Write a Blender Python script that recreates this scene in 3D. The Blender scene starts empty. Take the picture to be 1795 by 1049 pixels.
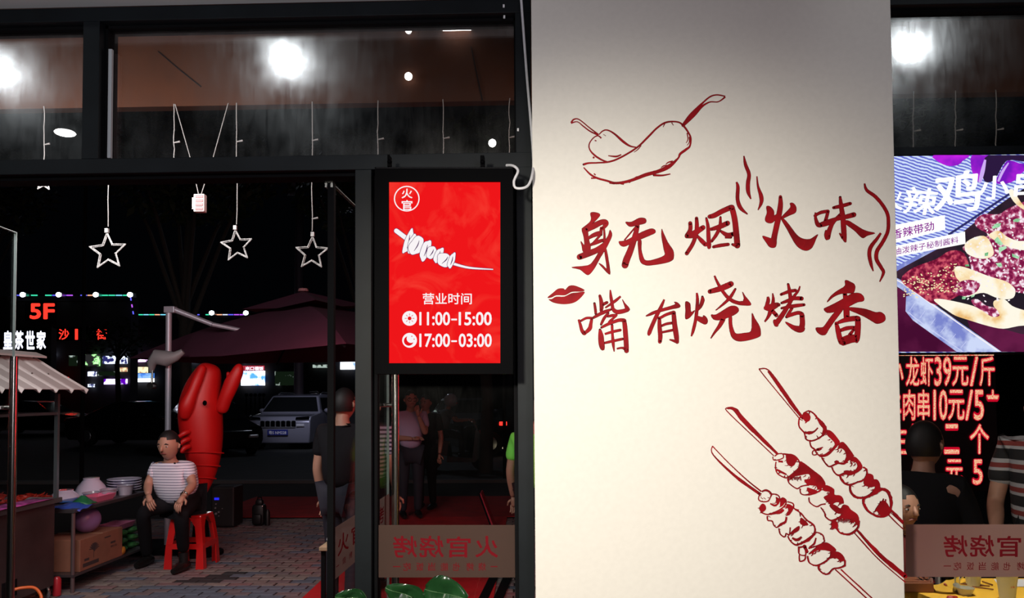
import bpy, bmesh, math, random
from mathutils import Vector, Matrix
from mathutils.geometry import tessellate_polygon
R=random.Random(7)
S=bpy.context.scene; COL=S.collection
# ---------------------------------------------------------------- camera
F=1346.0; HZ=690.0; CX=897.5; PY=643.0
YAW=math.radians(1.6); PITCH=math.radians(2.0); ROLL=math.radians(-0.37)
cam=bpy.data.cameras.new('camera'); camo=bpy.data.objects.new('camera',cam); COL.objects.link(camo)
cam.sensor_width=36; cam.lens=F/1795*36; cam.shift_y=(PY-524.5)/1795; cam.clip_start=.02; cam.clip_end=400
CAMP=Vector((0,0,1.62))
CR=Matrix.Rotation(YAW,3,'Z')@Matrix.Rotation(math.pi/2+PITCH,3,'X')@Matrix.Rotation(ROLL,3,'Z')
camo.matrix_world=Matrix.Translation(CAMP)@CR.to_4x4()
S.camera=camo
# ---------------------------------------------------------------- world and exposure
w=bpy.data.worlds.new('night'); S.world=w; w.use_nodes=True
w.node_tree.nodes['Background'].inputs[0].default_value=(.35,.45,.7,1)
w.node_tree.nodes['Background'].inputs[1].default_value=.0012
S.view_settings.view_transform='Standard'; S.view_settings.look='None'; S.view_settings.gamma=1; S.view_settings.exposure=0
S.view_settings.use_curve_mapping=False
# ---------------------------------------------------------------- lights
def spot(name,loc,aim,power,angle,blend,color=(1,1,1),r=.05):
    l=bpy.data.lights.new(name,'SPOT'); l.energy=power; l.spot_size=math.radians(angle); l.spot_blend=blend; l.color=color; l.shadow_soft_size=r
    o=bpy.data.objects.new(name,l); COL.objects.link(o); o.location=loc
    o.rotation_euler=(Vector(aim)-Vector(loc)).to_track_quat('-Z','Y').to_euler(); return o
def area(name,loc,aim,power,sx,sy,color=(1,1,1)):
    l=bpy.data.lights.new(name,'AREA'); l.shape='RECTANGLE'; l.size=sx; l.size_y=sy; l.energy=power; l.color=color
    o=bpy.data.objects.new(name,l); COL.objects.link(o); o.location=loc
    o.rotation_euler=(Vector(aim)-Vector(loc)).to_track_quat('-Z','Y').to_euler(); return o
def point(name,loc,power,color=(1,1,1),r=.05):
    l=bpy.data.lights.new(name,'POINT'); l.energy=power; l.color=color; l.shadow_soft_size=r
    o=bpy.data.objects.new(name,l); COL.objects.link(o); o.location=loc; return o
def ray(px,py): return CR@Vector(((px-CX)/F,-(py-PY)/F,-1))
def at(px,py,Y):                         # point on the vertical plane y=Y seen at a pixel
    d=ray(px,py); return CAMP+d*(Y/d.y)
def atx(px,py,X):
    d=ray(px,py); return CAMP+d*(X/d.x)
def gr(px,py,z=0):                       # point on the horizontal plane at height z
    d=ray(px,py); return CAMP+d*((z-CAMP.z)/d.z)
# interior spotlight that washes the painted pillar, plus an added soft fill
spot('pillar_spot',(-.80,-.35,2.3),(.24,2.43,1.33),480,57,1,(1,.93,.79),.12)
spot('pillar_fill',(.7,-.9,1.9),(.7,2.43,1.5),82,110,1,(1,.87,.94),.25)
# spotlights over the seats, seen mirrored in the transom panes
for px,py in ((505,105),(-6,122),(1592,84)):
    v=at(px,py,4.7); L=Vector((v.x,5.2-v.y,v.z)); g=at(px,py,2.6)
    spot('ceiling_spot',L,g,22,24,.8,(.90,.97,1),.078)
# added unseen light brightening the underside of the white bulkhead
area('bulkhead_fill',(-1.3,1.2,2.50),(-1.3,2.46,2.95),7,2.4,.08,(.97,.96,1))
# lights outside
area('facade_light',(-2.6,3.3,3.1),(-2.9,6.6,0),88,2.2,.3,(1,.95,.95))
area('red_sign_light',(.9,5.0,1.9),(-2.2,6.6,.7),24,.5,1.5,(1,.03,.05))
area('entrance_fill',(.35,3.3,3.1),(-.6,4.6,0),17,.6,.4,(1,.80,.74))  # added to brighten the band on the door leaf and the carpet
spot('table_fill',(1.75,3.1,2.35),(1.75,3.1,.78),120,62,.5,(1,.93,.80),.06)  # added unseen spot that lights up the yellow table
area('street_light',(-5,22,7),(-3,20,0),40,1.2,.6,(.75,.82,1))
spot('suv_fill',(-5.0,15.5,4.5),(-6.9,24,.7),900,26,.8,(.80,.82,1),.3)  # added unseen spot to brighten the silver SUV
area('fascia_fill',(2.1,2.95,2.45),(2.5,4.2,3.4),9,1.2,.1,(1,.93,.88))  # added light, hidden by the screen, to brighten the right fascia
area('lobster_glow',(-1.9,6.0,2.0),(-3.0,7.8,1.0),9,.4,.2,(1,.35,.3))
# ---------------------------------------------------------------- materials
MAT={}
def mat(name,col,rough=.6,metal=0,emis=None,estr=1,noise=0,nscale=20,bump=0,coat=0,spec=.5,trans=0):
    if name in MAT: return MAT[name]
    m=bpy.data.materials.new(name); m.use_nodes=True; nt=m.node_tree; b=nt.nodes['Principled BSDF']
    b.inputs['Base Color'].default_value=(*col,1); b.inputs['Roughness'].default_value=rough; b.inputs['Metallic'].default_value=metal
    b.inputs['Coat Weight'].default_value=coat; b.inputs['Specular IOR Level'].default_value=spec
    if emis: b.inputs['Emission Color'].default_value=(*emis,1); b.inputs['Emission Strength'].default_value=estr
    if noise or bump:
        tc=nt.nodes.new('ShaderNodeTexCoord'); n=nt.nodes.new('ShaderNodeTexNoise'); n.inputs['Scale'].default_value=nscale; n.inputs['Detail'].default_value=5
        nt.links.new(tc.outputs['Object'],n.inputs['Vector'])
        if noise:
            r=nt.nodes.new('ShaderNodeValToRGB'); r.color_ramp.elements[0].position=.3; r.color_ramp.elements[1].position=.7
            r.color_ramp.elements[0].color=(*[c*(1-noise) for c in col],1); r.color_ramp.elements[1].color=(*[min(1,c*(1+noise)) for c in col],1)
            nt.links.new(n.outputs['Fac'],r.inputs['Fac']); nt.links.new(r.outputs['Color'],b.inputs['Base Color'])
        if bump:
            bp=nt.nodes.new('ShaderNodeBump'); bp.inputs['Strength'].default_value=bump; bp.inputs['Distance'].default_value=.01
            nt.links.new(n.outputs['Fac'],bp.inputs['Height']); nt.links.new(bp.outputs['Normal'],b.inputs['Normal'])
    MAT[name]=m; return m
def emit(name,col,s=1):
    if name in MAT: return MAT[name]
    m=bpy.data.materials.new(name); m.use_nodes=True; nt=m.node_tree; nt.nodes.clear()
    e=nt.nodes.new('ShaderNodeEmission'); e.inputs[0].default_value=(*col,1); e.inputs[1].default_value=s
    o=nt.nodes.new('ShaderNodeOutputMaterial'); nt.links.new(e.outputs[0],o.inputs[0]); MAT[name]=m; return m
def emit2(name,c1,c2,scale,s=1,kind='noise',p0=.4,p1=.6,rot=0,dist=0,mid=None):
    m=emit(name,c1,s); nt=m.node_tree; e=[n for n in nt.nodes if n.type=='EMISSION'][0]
    tc=nt.nodes.new('ShaderNodeTexCoord'); mp=nt.nodes.new('ShaderNodeMapping'); mp.inputs['Rotation'].default_value=(0,rot,0)
    nt.links.new(tc.outputs['Object'],mp.inputs['Vector'])
    if kind=='wave':
        n=nt.nodes.new('ShaderNodeTexWave'); n.bands_direction='Z'; n.inputs['Scale'].default_value=scale; n.inputs['Distortion'].default_value=dist; n.inputs['Detail'].default_value=3; n.inputs['Detail Scale'].default_value=1.5
    elif kind=='voronoi':
        n=nt.nodes.new('ShaderNodeTexVoronoi'); n.inputs['Scale'].default_value=scale
    else:
        n=nt.nodes.new('ShaderNodeTexNoise'); n.inputs['Scale'].default_value=scale; n.inputs['Detail'].default_value=4; n.inputs['Distortion'].default_value=dist
    nt.links.new(mp.outputs[0],n.inputs['Vector'])
    r=nt.nodes.new('ShaderNodeValToRGB'); r.color_ramp.elements[0].position=p0; r.color_ramp.elements[1].position=p1
    r.color_ramp.elements[0].color=(*c1,1); r.color_ramp.elements[1].color=(*c2,1)
    if mid: x=r.color_ramp.elements.new((p0+p1)/2); x.color=(*mid,1)
    nt.links.new(n.outputs['Color' if kind=='wave' else ('Distance' if kind=='voronoi' else 'Fac')],r.inputs['Fac']); nt.links.new(r.outputs[0],e.inputs[0]); return m
def stripes(name,c1,c2,period,duty,c3=None,rough=.8):
    if name in MAT: return MAT[name]
    m=mat(name,c1,rough); nt=m.node_tree; b=nt.nodes['Principled BSDF']
    tc=nt.nodes.new('ShaderNodeTexCoord'); sp=nt.nodes.new('ShaderNodeSeparateXYZ'); nt.links.new(tc.outputs['Object'],sp.inputs[0])
    d=nt.nodes.new('ShaderNodeMath'); d.operation='DIVIDE'; d.inputs[1].default_value=period; nt.links.new(sp.outputs['Z'],d.inputs[0])
    f=nt.nodes.new('ShaderNodeMath'); f.operation='FRACT'; nt.links.new(d.outputs[0],f.inputs[0])
    r=nt.nodes.new('ShaderNodeValToRGB'); r.color_ramp.interpolation='CONSTANT'
    r.color_ramp.elements[0].position=0; r.color_ramp.elements[0].color=(*c1,1); r.color_ramp.elements[1].position=duty; r.color_ramp.elements[1].color=(*c2,1)
    if c3:
        q=(1-duty)/2; e=r.color_ramp.elements.new(duty/1+q*.5); e.color=(*c3,1); e=r.color_ramp.elements.new(duty+q*1.3); e.color=(*c2,1)
    nt.links.new(f.outputs[0],r.inputs[0]); nt.links.new(r.outputs[0],b.inputs['Base Color']); return m
def glass_mat(name,haze,rough,tint=(1,1,1),sharp=.045):
    if name in MAT: return MAT[name]
    m=bpy.data.materials.new(name); m.use_nodes=True; nt=m.node_tree; nt.nodes.clear(); N=nt.nodes.new; Lk=nt.links.new
    t=N('ShaderNodeBsdfTransparent'); t.inputs[0].default_value=(*tint,1)
    g=N('ShaderNodeBsdfGlossy'); g.inputs['Roughness'].default_value=0; g.inputs['Color'].default_value=(1,1,1,1)
    h=N('ShaderNodeBsdfGlossy'); h.inputs['Roughness'].default_value=rough
    h0=h; hb=N('ShaderNodeBsdfGlossy'); hb.inputs['Roughness'].default_value=rough*1.9; h=N('ShaderNodeMixShader'); h.inputs[0].default_value=.25; Lk(h0.outputs[0],h.inputs[1]); Lk(hb.outputs[0],h.inputs[2])
    d=N('ShaderNodeBsdfDiffuse'); d.inputs[0].default_value=(.5,.55,.5,1)
    tc=N('ShaderNodeTexCoord'); mp=N('ShaderNodeMapping'); mp.inputs['Scale'].default_value=(14,14,2.2); mp.inputs['Rotation'].default_value=(0,.25,0); Lk(tc.outputs['Object'],mp.inputs[0])
    n=N('ShaderNodeTexNoise'); n.inputs['Scale'].default_value=2.2; n.inputs['Detail'].default_value=8; n.inputs['Roughness'].default_value=.7; n.inputs['Distortion'].default_value=1.5; Lk(mp.outputs[0],n.inputs[0])
    n2=N('ShaderNodeTexNoise'); n2.inputs['Scale'].default_value=9; n2.inputs['Detail'].default_value=6; Lk(tc.outputs['Object'],n2.inputs[0])
    mul=N('ShaderNodeMath'); mul.operation='MULTIPLY'; Lk(n.outputs['Fac'],mul.inputs[0]); Lk(n2.outputs['Fac'],mul.inputs[1])
    r=N('ShaderNodeMapRange'); r.inputs['From Min'].default_value=.14; r.inputs['From Max'].default_value=.42; r.inputs['To Min'].default_value=haze*.12; r.inputs['To Max'].default_value=haze; Lk(mul.outputs[0],r.inputs[0])
    m1=N('ShaderNodeMixShader'); m1.inputs[0].default_value=sharp; Lk(t.outputs[0],m1.inputs[1]); Lk(g.outputs[0],m1.inputs[2])
    m2=N('ShaderNodeMixShader'); Lk(r.outputs[0],m2.inputs[0]); Lk(m1.outputs[0],m2.inputs[1]); Lk(h.outputs[0],m2.inputs[2])
    o=N('ShaderNodeOutputMaterial'); Lk(m2.outputs[0],o.inputs[0]); MAT[name]=m; return m
def frosted(name,col,k,tl=.28):
    m=bpy.data.materials.new(name); m.use_nodes=True; nt=m.node_tree; nt.nodes.clear(); N=nt.nodes.new; Lk=nt.links.new
    t=N('ShaderNodeBsdfTransparent'); t.inputs[0].default_value=(1,.9,.88,1); d1=N('ShaderNodeBsdfDiffuse'); d1.inputs[0].default_value=(*col,1); d2=N('ShaderNodeBsdfTranslucent'); d2.inputs[0].default_value=(tl,tl*.86,tl*.8,1); d=N('ShaderNodeAddShader'); Lk(d1.outputs[0],d.inputs[0]); Lk(d2.outputs[0],d.inputs[1])
    x=N('ShaderNodeMixShader'); x.inputs[0].default_value=k; Lk(t.outputs[0],x.inputs[1]); Lk(d.outputs[0],x.inputs[2])
    o=N('ShaderNodeOutputMaterial'); Lk(x.outputs[0],o.inputs[0]); MAT[name]=m; return m
FRAME=mat('dark_metal_frame',(.0075,.0100,.0125),.5,noise=.25,nscale=6,spec=.15)
BLACK=mat('black_plastic',(.002,.002,.0025),.5,spec=.012)
BLACKM=mat('black_matte',(.004,.004,.005),.8,spec=.1)
STEEL=mat('brushed_steel',(.55,.54,.50),.22,1)
DKSTEEL=mat('dark_steel',(.10,.075,.07),.35,.8,noise=.3,nscale=5)
ALU=mat('aluminium',(.5,.52,.55),.35,.9)
GLASS=glass_mat('clear_glass',.004,.15,(.86,.87,.87))
DIRTY=glass_mat('dusty_glass',.125,.145,(.95,.95,.95),.05)
GEDGE=mat('glass_edge',(.35,.42,.40),.2)
WHITEP=mat('white_plastic',(.75,.75,.78),.35)
RED=mat('red_plastic',(.62,.012,.012),.3,coat=.3)
SKIN=mat('skin',(.42,.22,.15),.55)
HAIR=mat('black_hair',(.006,.005,.005),.6)
# ---------------------------------------------------------------- mesh helpers
class MB:
    def __init__(s): s.v=[]; s.f=[]; s.mi=[]; s.k=0
    def add(s,vs,fs):
        n=len(s.v); s.v+= [Vector(v) for v in vs]; s.f+=[tuple(i+n for i in f) for f in fs]; s.mi+=[s.k]*len(fs); return s
    def box(s,a,b,bev=0):
        a=Vector(a); b=Vector(b); lo=[min(a[i],b[i]) for i in range(3)]; hi=[max(a[i],b[i]) for i in range(3)]
        if bev<=0:
            vs=[(x,y,z) for x in (lo[0],hi[0]) for y in (lo[1],hi[1]) for z in (lo[2],hi[2])]
            return s.add(vs,[(0,1,3,2),(4,6,7,5),(0,4,5,1),(2,3,7,6),(0,2,6,4),(1,5,7,3)])
        bm=bmesh.new(); bmesh.ops.create_cube(bm,size=1)
        for v in bm.verts: v.co=Vector([lo[i]+(v.co[i]+.5)*(hi[i]-lo[i]) for i in range(3)])
        bmesh.ops.bevel(bm,geom=list(bm.edges),offset=bev,segments=2,affect='EDGES',profile=.5)
        bm.verts.index_update(); s.add([v.co.copy() for v in bm.verts],[[v.index for v in f.verts] for f in bm.faces]); bm.free(); return s
    def hexa(s,p):   # 8 points: bottom 4 loop, top 4 loop
        return s.add(p,[(3,2,1,0),(4,5,6,7),(0,1,5,4),(1,2,6,5),(2,3,7,6),(3,0,4,7)])
    def tube(s,pts,r,n=10,cap=True,closed=False):
        pts=[Vector(p) for p in pts]; m=len(pts); rs=r if isinstance(r,(list,tuple)) else [r]*m
        vs=[];up=None
        for i,p in enumerate(pts):
            if closed: d=pts[(i+1)%m]-pts[i-1]
            else: d=(pts[min(i+1,m-1)]-pts[max(i-1,0)])
            d.normalize()
            if up is None: up=Vector((0,0,1)) if abs(d.z)<.9 else Vector((1,0,0))
            u=d.cross(up).normalized(); v=u.cross(d).normalized(); up=v
            for k in range(n):
                a=2*math.pi*k/n; vs.append(p+(u*math.cos(a)+v*math.sin(a))*rs[i])
        fs=[(i*n+k,i*n+(k+1)%n,((i+1)%m)*n+(k+1)%n,((i+1)%m)*n+k) for i in range(m if closed else m-1) for k in range(n)]
        if cap and not closed: fs+=[tuple(reversed(range(n))),tuple(range((m-1)*n,m*n))]
        return s.add(vs,fs)
    def lathe(s,prof,c=(0,0,0),n=24,axis='Z',sc=(1,1)):
        c=Vector(c); vs=[]
        for r,h in prof:
            for k in range(n):
                a=2*math.pi*k/n; x,y=r*math.cos(a)*sc[0],r*math.sin(a)*sc[1]
                vs.append(c+(Vector((x,y,h)) if axis=='Z' else Vector((x,h,y)) if axis=='Y' else Vector((h,x,y))))
        fs=[(i*n+k,i*n+(k+1)%n,(i+1)*n+(k+1)%n,(i+1)*n+k) for i in range(len(prof)-1) for k in range(n)]
        return s.add(vs,fs)
    def ball(s,c,r,n=16,m=10):
        r=r if isinstance(r,(tuple,list,Vector)) else (r,r,r); c=Vector(c); vs=[];fs=[]
        for j in range(m+1):
            t=math.pi*j/m
            for k in range(n):
                a=2*math.pi*k/n; vs.append(c+Vector((r[0]*math.sin(t)*math.cos(a),r[1]*math.sin(t)*math.sin(a),r[2]*math.cos(t))))
        fs=[(j*n+k,(j+1)*n+k,(j+1)*n+(k+1)%n,j*n+(k+1)%n) for j in range(m) for k in range(n)]
        return s.add(vs,fs)
    def prism(s,poly,ext):
        poly=[Vector(p) for p in poly]; ext=Vector(ext); n=len(poly)
        t=tessellate_polygon([poly]); vs=poly+[p+ext for p in poly]
        fs=[tuple(x) for x in t]+[tuple(i+n for i in reversed(x)) for x in t]+[(i,(i+1)%n,(i+1)%n+n,i+n) for i in range(n)]
        return s.add(vs,fs)
    def build(s,name,m=None,parent=None,smooth=False,**kw):
        off=wloc(parent) if parent else Vector((0,0,0))
        me=bpy.data.meshes.new(name); me.from_pydata([v-off for v in s.v],[],s.f)
        ms=m if isinstance(m,(list,tuple)) else [m]
        for x in ms:
            if x: me.materials.append(x)
        if any(s.mi): me.polygons.foreach_set('material_index',s.mi)
        bm=bmesh.new(); bm.from_mesh(me); bmesh.ops.recalc_face_normals(bm,faces=bm.faces); bm.to_mesh(me); bm.free()
        if smooth:
            me.polygons.foreach_set('use_smooth',[True]*len(me.polygons))
            try: me.set_sharp_from_angle(angle=math.radians(40 if smooth is True else smooth))
            except Exception: pass
        me.update(); return link(name,me,parent,**kw)
def wloc(o):
    v=Vector((0,0,0))
    while o is not None: v+=o.location; o=o.parent
    return v
def link(name,data,parent=None,loc=None,label=None,cat=None,group=None,kind=None):
    o=bpy.data.objects.new(name,data); COL.objects.link(o); o.parent=parent
    if loc is not None: o.location=loc
    if label: o['label']=label
    if cat: o['category']=cat
    if group: o['group']=group
    if kind: o['kind']=kind
    return o
def thing(name,loc,label,cat,group=None): return link(name,None,None,Vector(loc),label,cat,group)
def center(o):  # move the origin of a one-mesh thing to its base
    me=o.data; n=len(me.vertices); c=Vector((sum(v.co.x for v in me.vertices)/n,sum(v.co.y for v in me.vertices)/n,min(v.co.z for v in me.vertices)))
    me.transform(Matrix.Translation(-c)); o.location=o.location+c; return o
def struct(o): o['kind']='structure'; return o
def box(name,a,b,m,parent=None,bev=0,**kw): return MB().box(a,b,bev).build(name,m,parent,**kw)
# ---- flat print: strokes, polygons and type laid on a plane
def cat(pts,n=5):
    out=[]; P=[pts[0]]+list(pts)+[pts[-1]]
    for i in range(1,len(P)-2):
        a,b,c,d=[Vector(q) for q in P[i-1:i+3]]
        for k in range(n):
            t=k/n; out.append(.5*((2*b)+(c-a)*t+(2*a-5*b+4*c-d)*t*t+(3*b-a-3*c+d)*t**3))
    out.append(Vector(P[-1])); return out
def ribbon(pts,grow=0,taper=False,rough=0):
    c=cat(pts) if len(pts)>2 else [Vector(p) for p in pts]; L=[];Rr=[]
    for i,p in enumerate(c):
        d=c[min(i+1,len(c)-1)]-c[max(i-1,0)]; d=Vector((d.x,d.y))
        if d.length<1e-6: d=Vector((1,0))
        d.normalize(); h=max(p.z,.4)/2+grow+ (R.uniform(-rough,rough)*p.z if rough else 0); n=Vector((-d.y,d.x))
        L.append(Vector((p.x,p.y))+n*h); Rr.append(Vector((p.x,p.y))-n*h)
    tris=[]; 
    for i in range(len(c)-1): tris+=[(L[i],Rr[i],Rr[i+1]),(L[i],Rr[i+1],L[i+1])]
    for p in (c[0],c[-1]):                       # round ends
        h=p.z/2+grow
        if h>2:
            q=Vector((p.x,p.y)); ring=[q+Vector((math.cos(a*math.pi/6),math.sin(a*math.pi/6)))*h for a in range(12)]
            tris+=[(q,ring[a],ring[(a+1)%12]) for a in range(12)]
    return tris
def polyt(pts,grow=0,sm=True):
    P=[Vector((p[0],p[1])) for p in pts]
    if sm and len(P)>4:
        Q=[];n=len(P)
        for i in range(n):
            a,b,c,d=P[i-1],P[i],P[(i+1)%n],P[(i+2)%n]
            for t in (0,.33,.67): Q.append(.5*((2*b)+(c-a)*t+(2*a-5*b+4*c-d)*t*t+(3*b-a-3*c+d)*t**3))
        P=Q
    if grow:
        ar=sum(P[i-1].x*P[i].y-P[i].x*P[i-1].y for i in range(len(P))); sg=1 if ar>0 else -1; Q=[]
        for i in range(len(P)):
            d=P[(i+1)%len(P)]-P[i-1]
            if d.length<1e-6: Q.append(P[i]); continue
            d.normalize(); Q.append(P[i]+Vector((d.y,-d.x))*grow*sg)
        P=Q
    return [(P[a],P[b],P[c]) for a,b,c in tessellate_polygon([[p.to_3d() for p in P]])]
def flat(name,layers,fn,parent,label=None,lift=.0001,off0=0,nrm=Vector((0,-1,0)),spread=2.2e-4,**kw):
    """layers: list of (tris, material); fn maps 2D -> 3D point on the plane"""
    mb=MB(); ms=[]; h=off0
    for tr,m in layers:
        if m not in ms: ms.append(m)
        mb.k=ms.index(m); h+=lift+(spread if h>off0 else 0)
        for ti,t in enumerate(tr):
            v=[fn(p)+nrm*(h+ti/len(tr)*spread) for p in t]
            if (v[1]-v[0]).cross(v[2]-v[0]).dot(nrm)<0: v.reverse()
            mb.add(v,[(0,1,2)])
    off=wloc(parent) if parent else Vector((0,0,0)); me=bpy.data.meshes.new(name); me.from_pydata([v-off for v in mb.v],[],mb.f)
    for x in ms: me.materials.append(x)
    me.polygons.foreach_set('material_index',mb.mi); me.update()
    return link(name,me,parent,label=label,**kw)
GL={}
def glyphs(s,bold=0.0):
    """triangles of a line of type, normalised to its own box 0..1 x 0..1 (y up) and its aspect"""
    k=(s,bold)
    if k in GL: return GL[k]
    c=bpy.data.curves.new('type','FONT'); c.body=s; c.size=1; c.offset=0; c.resolution_u=3; c.fill_mode='FRONT'
    o=bpy.data.objects.new('type',c); COL.objects.link(o); dg=bpy.context.evaluated_depsgraph_get(); dg.update()
    me=bpy.data.meshes.new_from_object(o.evaluated_get(dg)); bpy.data.objects.remove(o); bpy.data.curves.remove(c)
    me.calc_loop_triangles(); V=[v.co.copy() for v in me.vertices]
    if not V: GL[k]=([],1); return GL[k]
    x0=min(v.x for v in V);x1=max(v.x for v in V);y0=min(v.y for v in V);y1=max(v.y for v in V)
    T=[tuple(Vector(((V[i].x-x0)/(x1-x0),(V[i].y-y0)/(y1-y0))) for i in t.vertices) for t in me.loop_triangles]
    bpy.data.meshes.remove(me)
    if bold:                                  # heavier type: the same outline laid down again a hair to each side
        sx,sy=1/(x1-x0),1/(y1-y0); d=bold*.62; B=list(T)
        for a in range(8):
            o_=Vector((math.cos(a*math.pi/4)*d*sx,math.sin(a*math.pi/4)*d*sy)); B+=[tuple(p+o_ for p in t) for t in T]
        q=lambda p:Vector(((p.x+d*sx)/(1+2*d*sx),(p.y+d*sy)/(1+2*d*sy))); T=[tuple(q(p) for p in t) for t in B]
    GL[k]=(T,(x1-x0)/(y1-y0)); return GL[k]
def type_in(s,x0,y0,x1,y1,bold=0,mirror=False,skew=0,rot=0):
    """type fitted into a pixel rect (y down)"""
    T,_=glyphs(s,bold); out=[]; cx,cy=(x0+x1)/2,(y0+y1)/2
    for t in T:
        q=[]
        for p in t:
            u=1-p.x if mirror else p.x; X=x0+u*(x1-x0)+(p.y-.5)*skew*(y1-y0); Y=y1-p.y*(y1-y0)
            if rot: dx,dy=X-cx,Y-cy; c,s_=math.cos(rot),math.sin(rot); X,Y=cx+dx*c+dy*s_,cy-dx*s_+dy*c
            q.append(Vector((X,Y)))
        out.append(tuple(q))
    return out
def type_quad(s,q,bold=0):  # q: TL,TR,BR,BL in pixels
    T,_=glyphs(s,bold); q=[Vector(a) for a in q]
    return [tuple((q[3]*(1-p.x)+q[2]*p.x)*(1-p.y)+(q[0]*(1-p.x)+q[1]*p.x)*p.y for p in t) for t in T]
def rect(x0,y0,x1,y1): return polyt([(x0,y0),(x1,y0),(x1,y1),(x0,y1)],sm=False)
def disc(cx,cy,r,n=28,ry=None):
    ry=ry or r; q=[Vector((cx+r*math.cos(2*math.pi*k/n),cy+ry*math.sin(2*math.pi*k/n))) for k in range(n)]; c=Vector((cx,cy))
    return [(c,q[k],q[(k+1)%n]) for k in range(n)]
def ring(cx,cy,r0,r1,n=40):
    A=[Vector((math.cos(2*math.pi*k/n),math.sin(2*math.pi*k/n))) for k in range(n)]; c=Vector((cx,cy)); o=[]
    for k in range(n):
        a,b=A[k],A[(k+1)%n]; o+=[(c+a*r0,c+a*r1,c+b*r1),(c+a*r0,c+b*r1,c+b*r0)]
    return o
# ---- skinned bodies
def skinmesh(name,nodes,edges,m,parent,root,sub=2,extra=None,**kw):
    keys=list(nodes); off=wloc(parent)
    me=bpy.data.meshes.new(name); me.from_pydata([Vector(nodes[k][0])-off for k in keys],[(keys.index(a),keys.index(b)) for a,b in edges],[])
    o=bpy.data.objects.new(name,me); COL.objects.link(o); o.modifiers.new('Skin','SKIN')
    if not me.skin_vertices:
        bm=bmesh.new(); bm.from_mesh(me); bm.verts.layers.skin.verify(); bm.to_mesh(me); bm.free()
    for i,k in enumerate(keys):
        r=nodes[k][1]; sv=me.skin_vertices[0].data[i]; sv.radius=(r,r) if not isinstance(r,tuple) else r; sv.use_root=(k==root)
    o.modifiers['Skin'].use_smooth_shade=True
    s=o.modifiers.new('Sub','SUBSURF'); s.levels=sub; s.render_levels=sub
    dg=bpy.context.evaluated_depsgraph_get(); dg.update(); nm=bpy.data.meshes.new_from_object(o.evaluated_get(dg))
    bpy.data.objects.remove(o); bpy.data.meshes.remove(me); nm.name=name
    if extra:
        bm=bmesh.new(); bm.from_mesh(nm)
        for em in extra:
            t=bpy.data.meshes.new('t'); t.from_pydata([v-off for v in em.v],[],em.f); bm.from_mesh(t); bpy.data.meshes.remove(t)
        bm.to_mesh(nm); bm.free()
    nm.materials.clear(); nm.materials.append(m); nm.polygons.foreach_set('use_smooth',[True]*len(nm.polygons)); nm.update()
    return link(name,nm,parent,**kw)
# ================================================================ the setting
X=lambda px,Y=2.55,py=600: at(px,py,Y).x
Z=lambda py,Y=2.55,px=450: at(px,py,Y).z
FY=2.55; GY=2.60
WALL=mat('painted_plaster',(.80,.775,.72),.75,noise=.02,nscale=60,bump=.06)
PW=2.43
pl,pr=X(935,PW,524),X(1573.5,PW,524)
TILE=mat('floor_tile',(.10,.09,.085),.3)
struct(box('floor',(-3.2,-1.5,-.06),(3.4,2.62,0),TILE))
pillar=struct(box('wall_pillar',(pl,PW,0),(pr,2.78,3.45),WALL,bev=.002))
BULK=mat('white_bulkhead',(.75,.75,.76),.7)
struct(box('ceiling',(-3.2,2.38,Z(7)),(pl-.003,FY-.004,Z(7)+.25),BULK))
def fr(name,px0,py0,px1,py1,Y0=FY,Y1=2.67,m=FRAME,parent=None,**kw):
    return box(name,(X(px0,FY),Y0,Z(py1)),(X(px1,FY),Y1,Z(py0)),m,parent,bev=.0015,**kw)
LW=-3.2
def fx(name,x0,x1,py0,py1,Y0=FY,Y1=2.67,m=FRAME,parent=None,px=450,**kw):
    return box(name,(x0,Y0,Z(py1,FY,px)),(x1,Y1,Z(py0,FY,px)),m,parent,bev=.0015,**kw)
xl=pl-.003
struct(fx('trim_1',LW,xl,7,31))                                  # head
struct(fx('trim_2',LW,xl,274,300))                               # transom bar
box('door_stop',(LW,2.585,Z(300)-.012),(X(620,FY,650),2.655,Z(300)-.001),BLACKM,bpy.data.objects['trim_2'])
def to_floor(name,px0,px1,top,**kw):
    x0=X(px0,FY,650); x1=min(X(px1,FY,650),xl); return struct(box(name,(x0,FY+.001,0),(x1,2.669,top),FRAME,bev=.0015,**kw))
to_floor('trim_3',907,936,Z(31))                                 # jamb against the pillar
to_floor('trim_4',622,651,Z(300))                                # door post
x0,x1=X(144,FY,160),X(173,FY,160)
struct(box('trim_5',(x0,FY+.001,Z(274)),(x1,2.669,Z(31)),FRAME,bev=.0015))
# right of the pillar
rx0,rx1=pr+.003,2.9
struct(box('trim_6',(rx0,FY,Z(7,FY,1650)),(rx1,2.67,Z(-40,FY,1650)),FRAME,bev=.0015))
struct(box('trim_7',(rx0,FY,Z(272,FY,1650)),(rx1,2.67,Z(257,FY,1650)),FRAME,bev=.0015))
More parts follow.
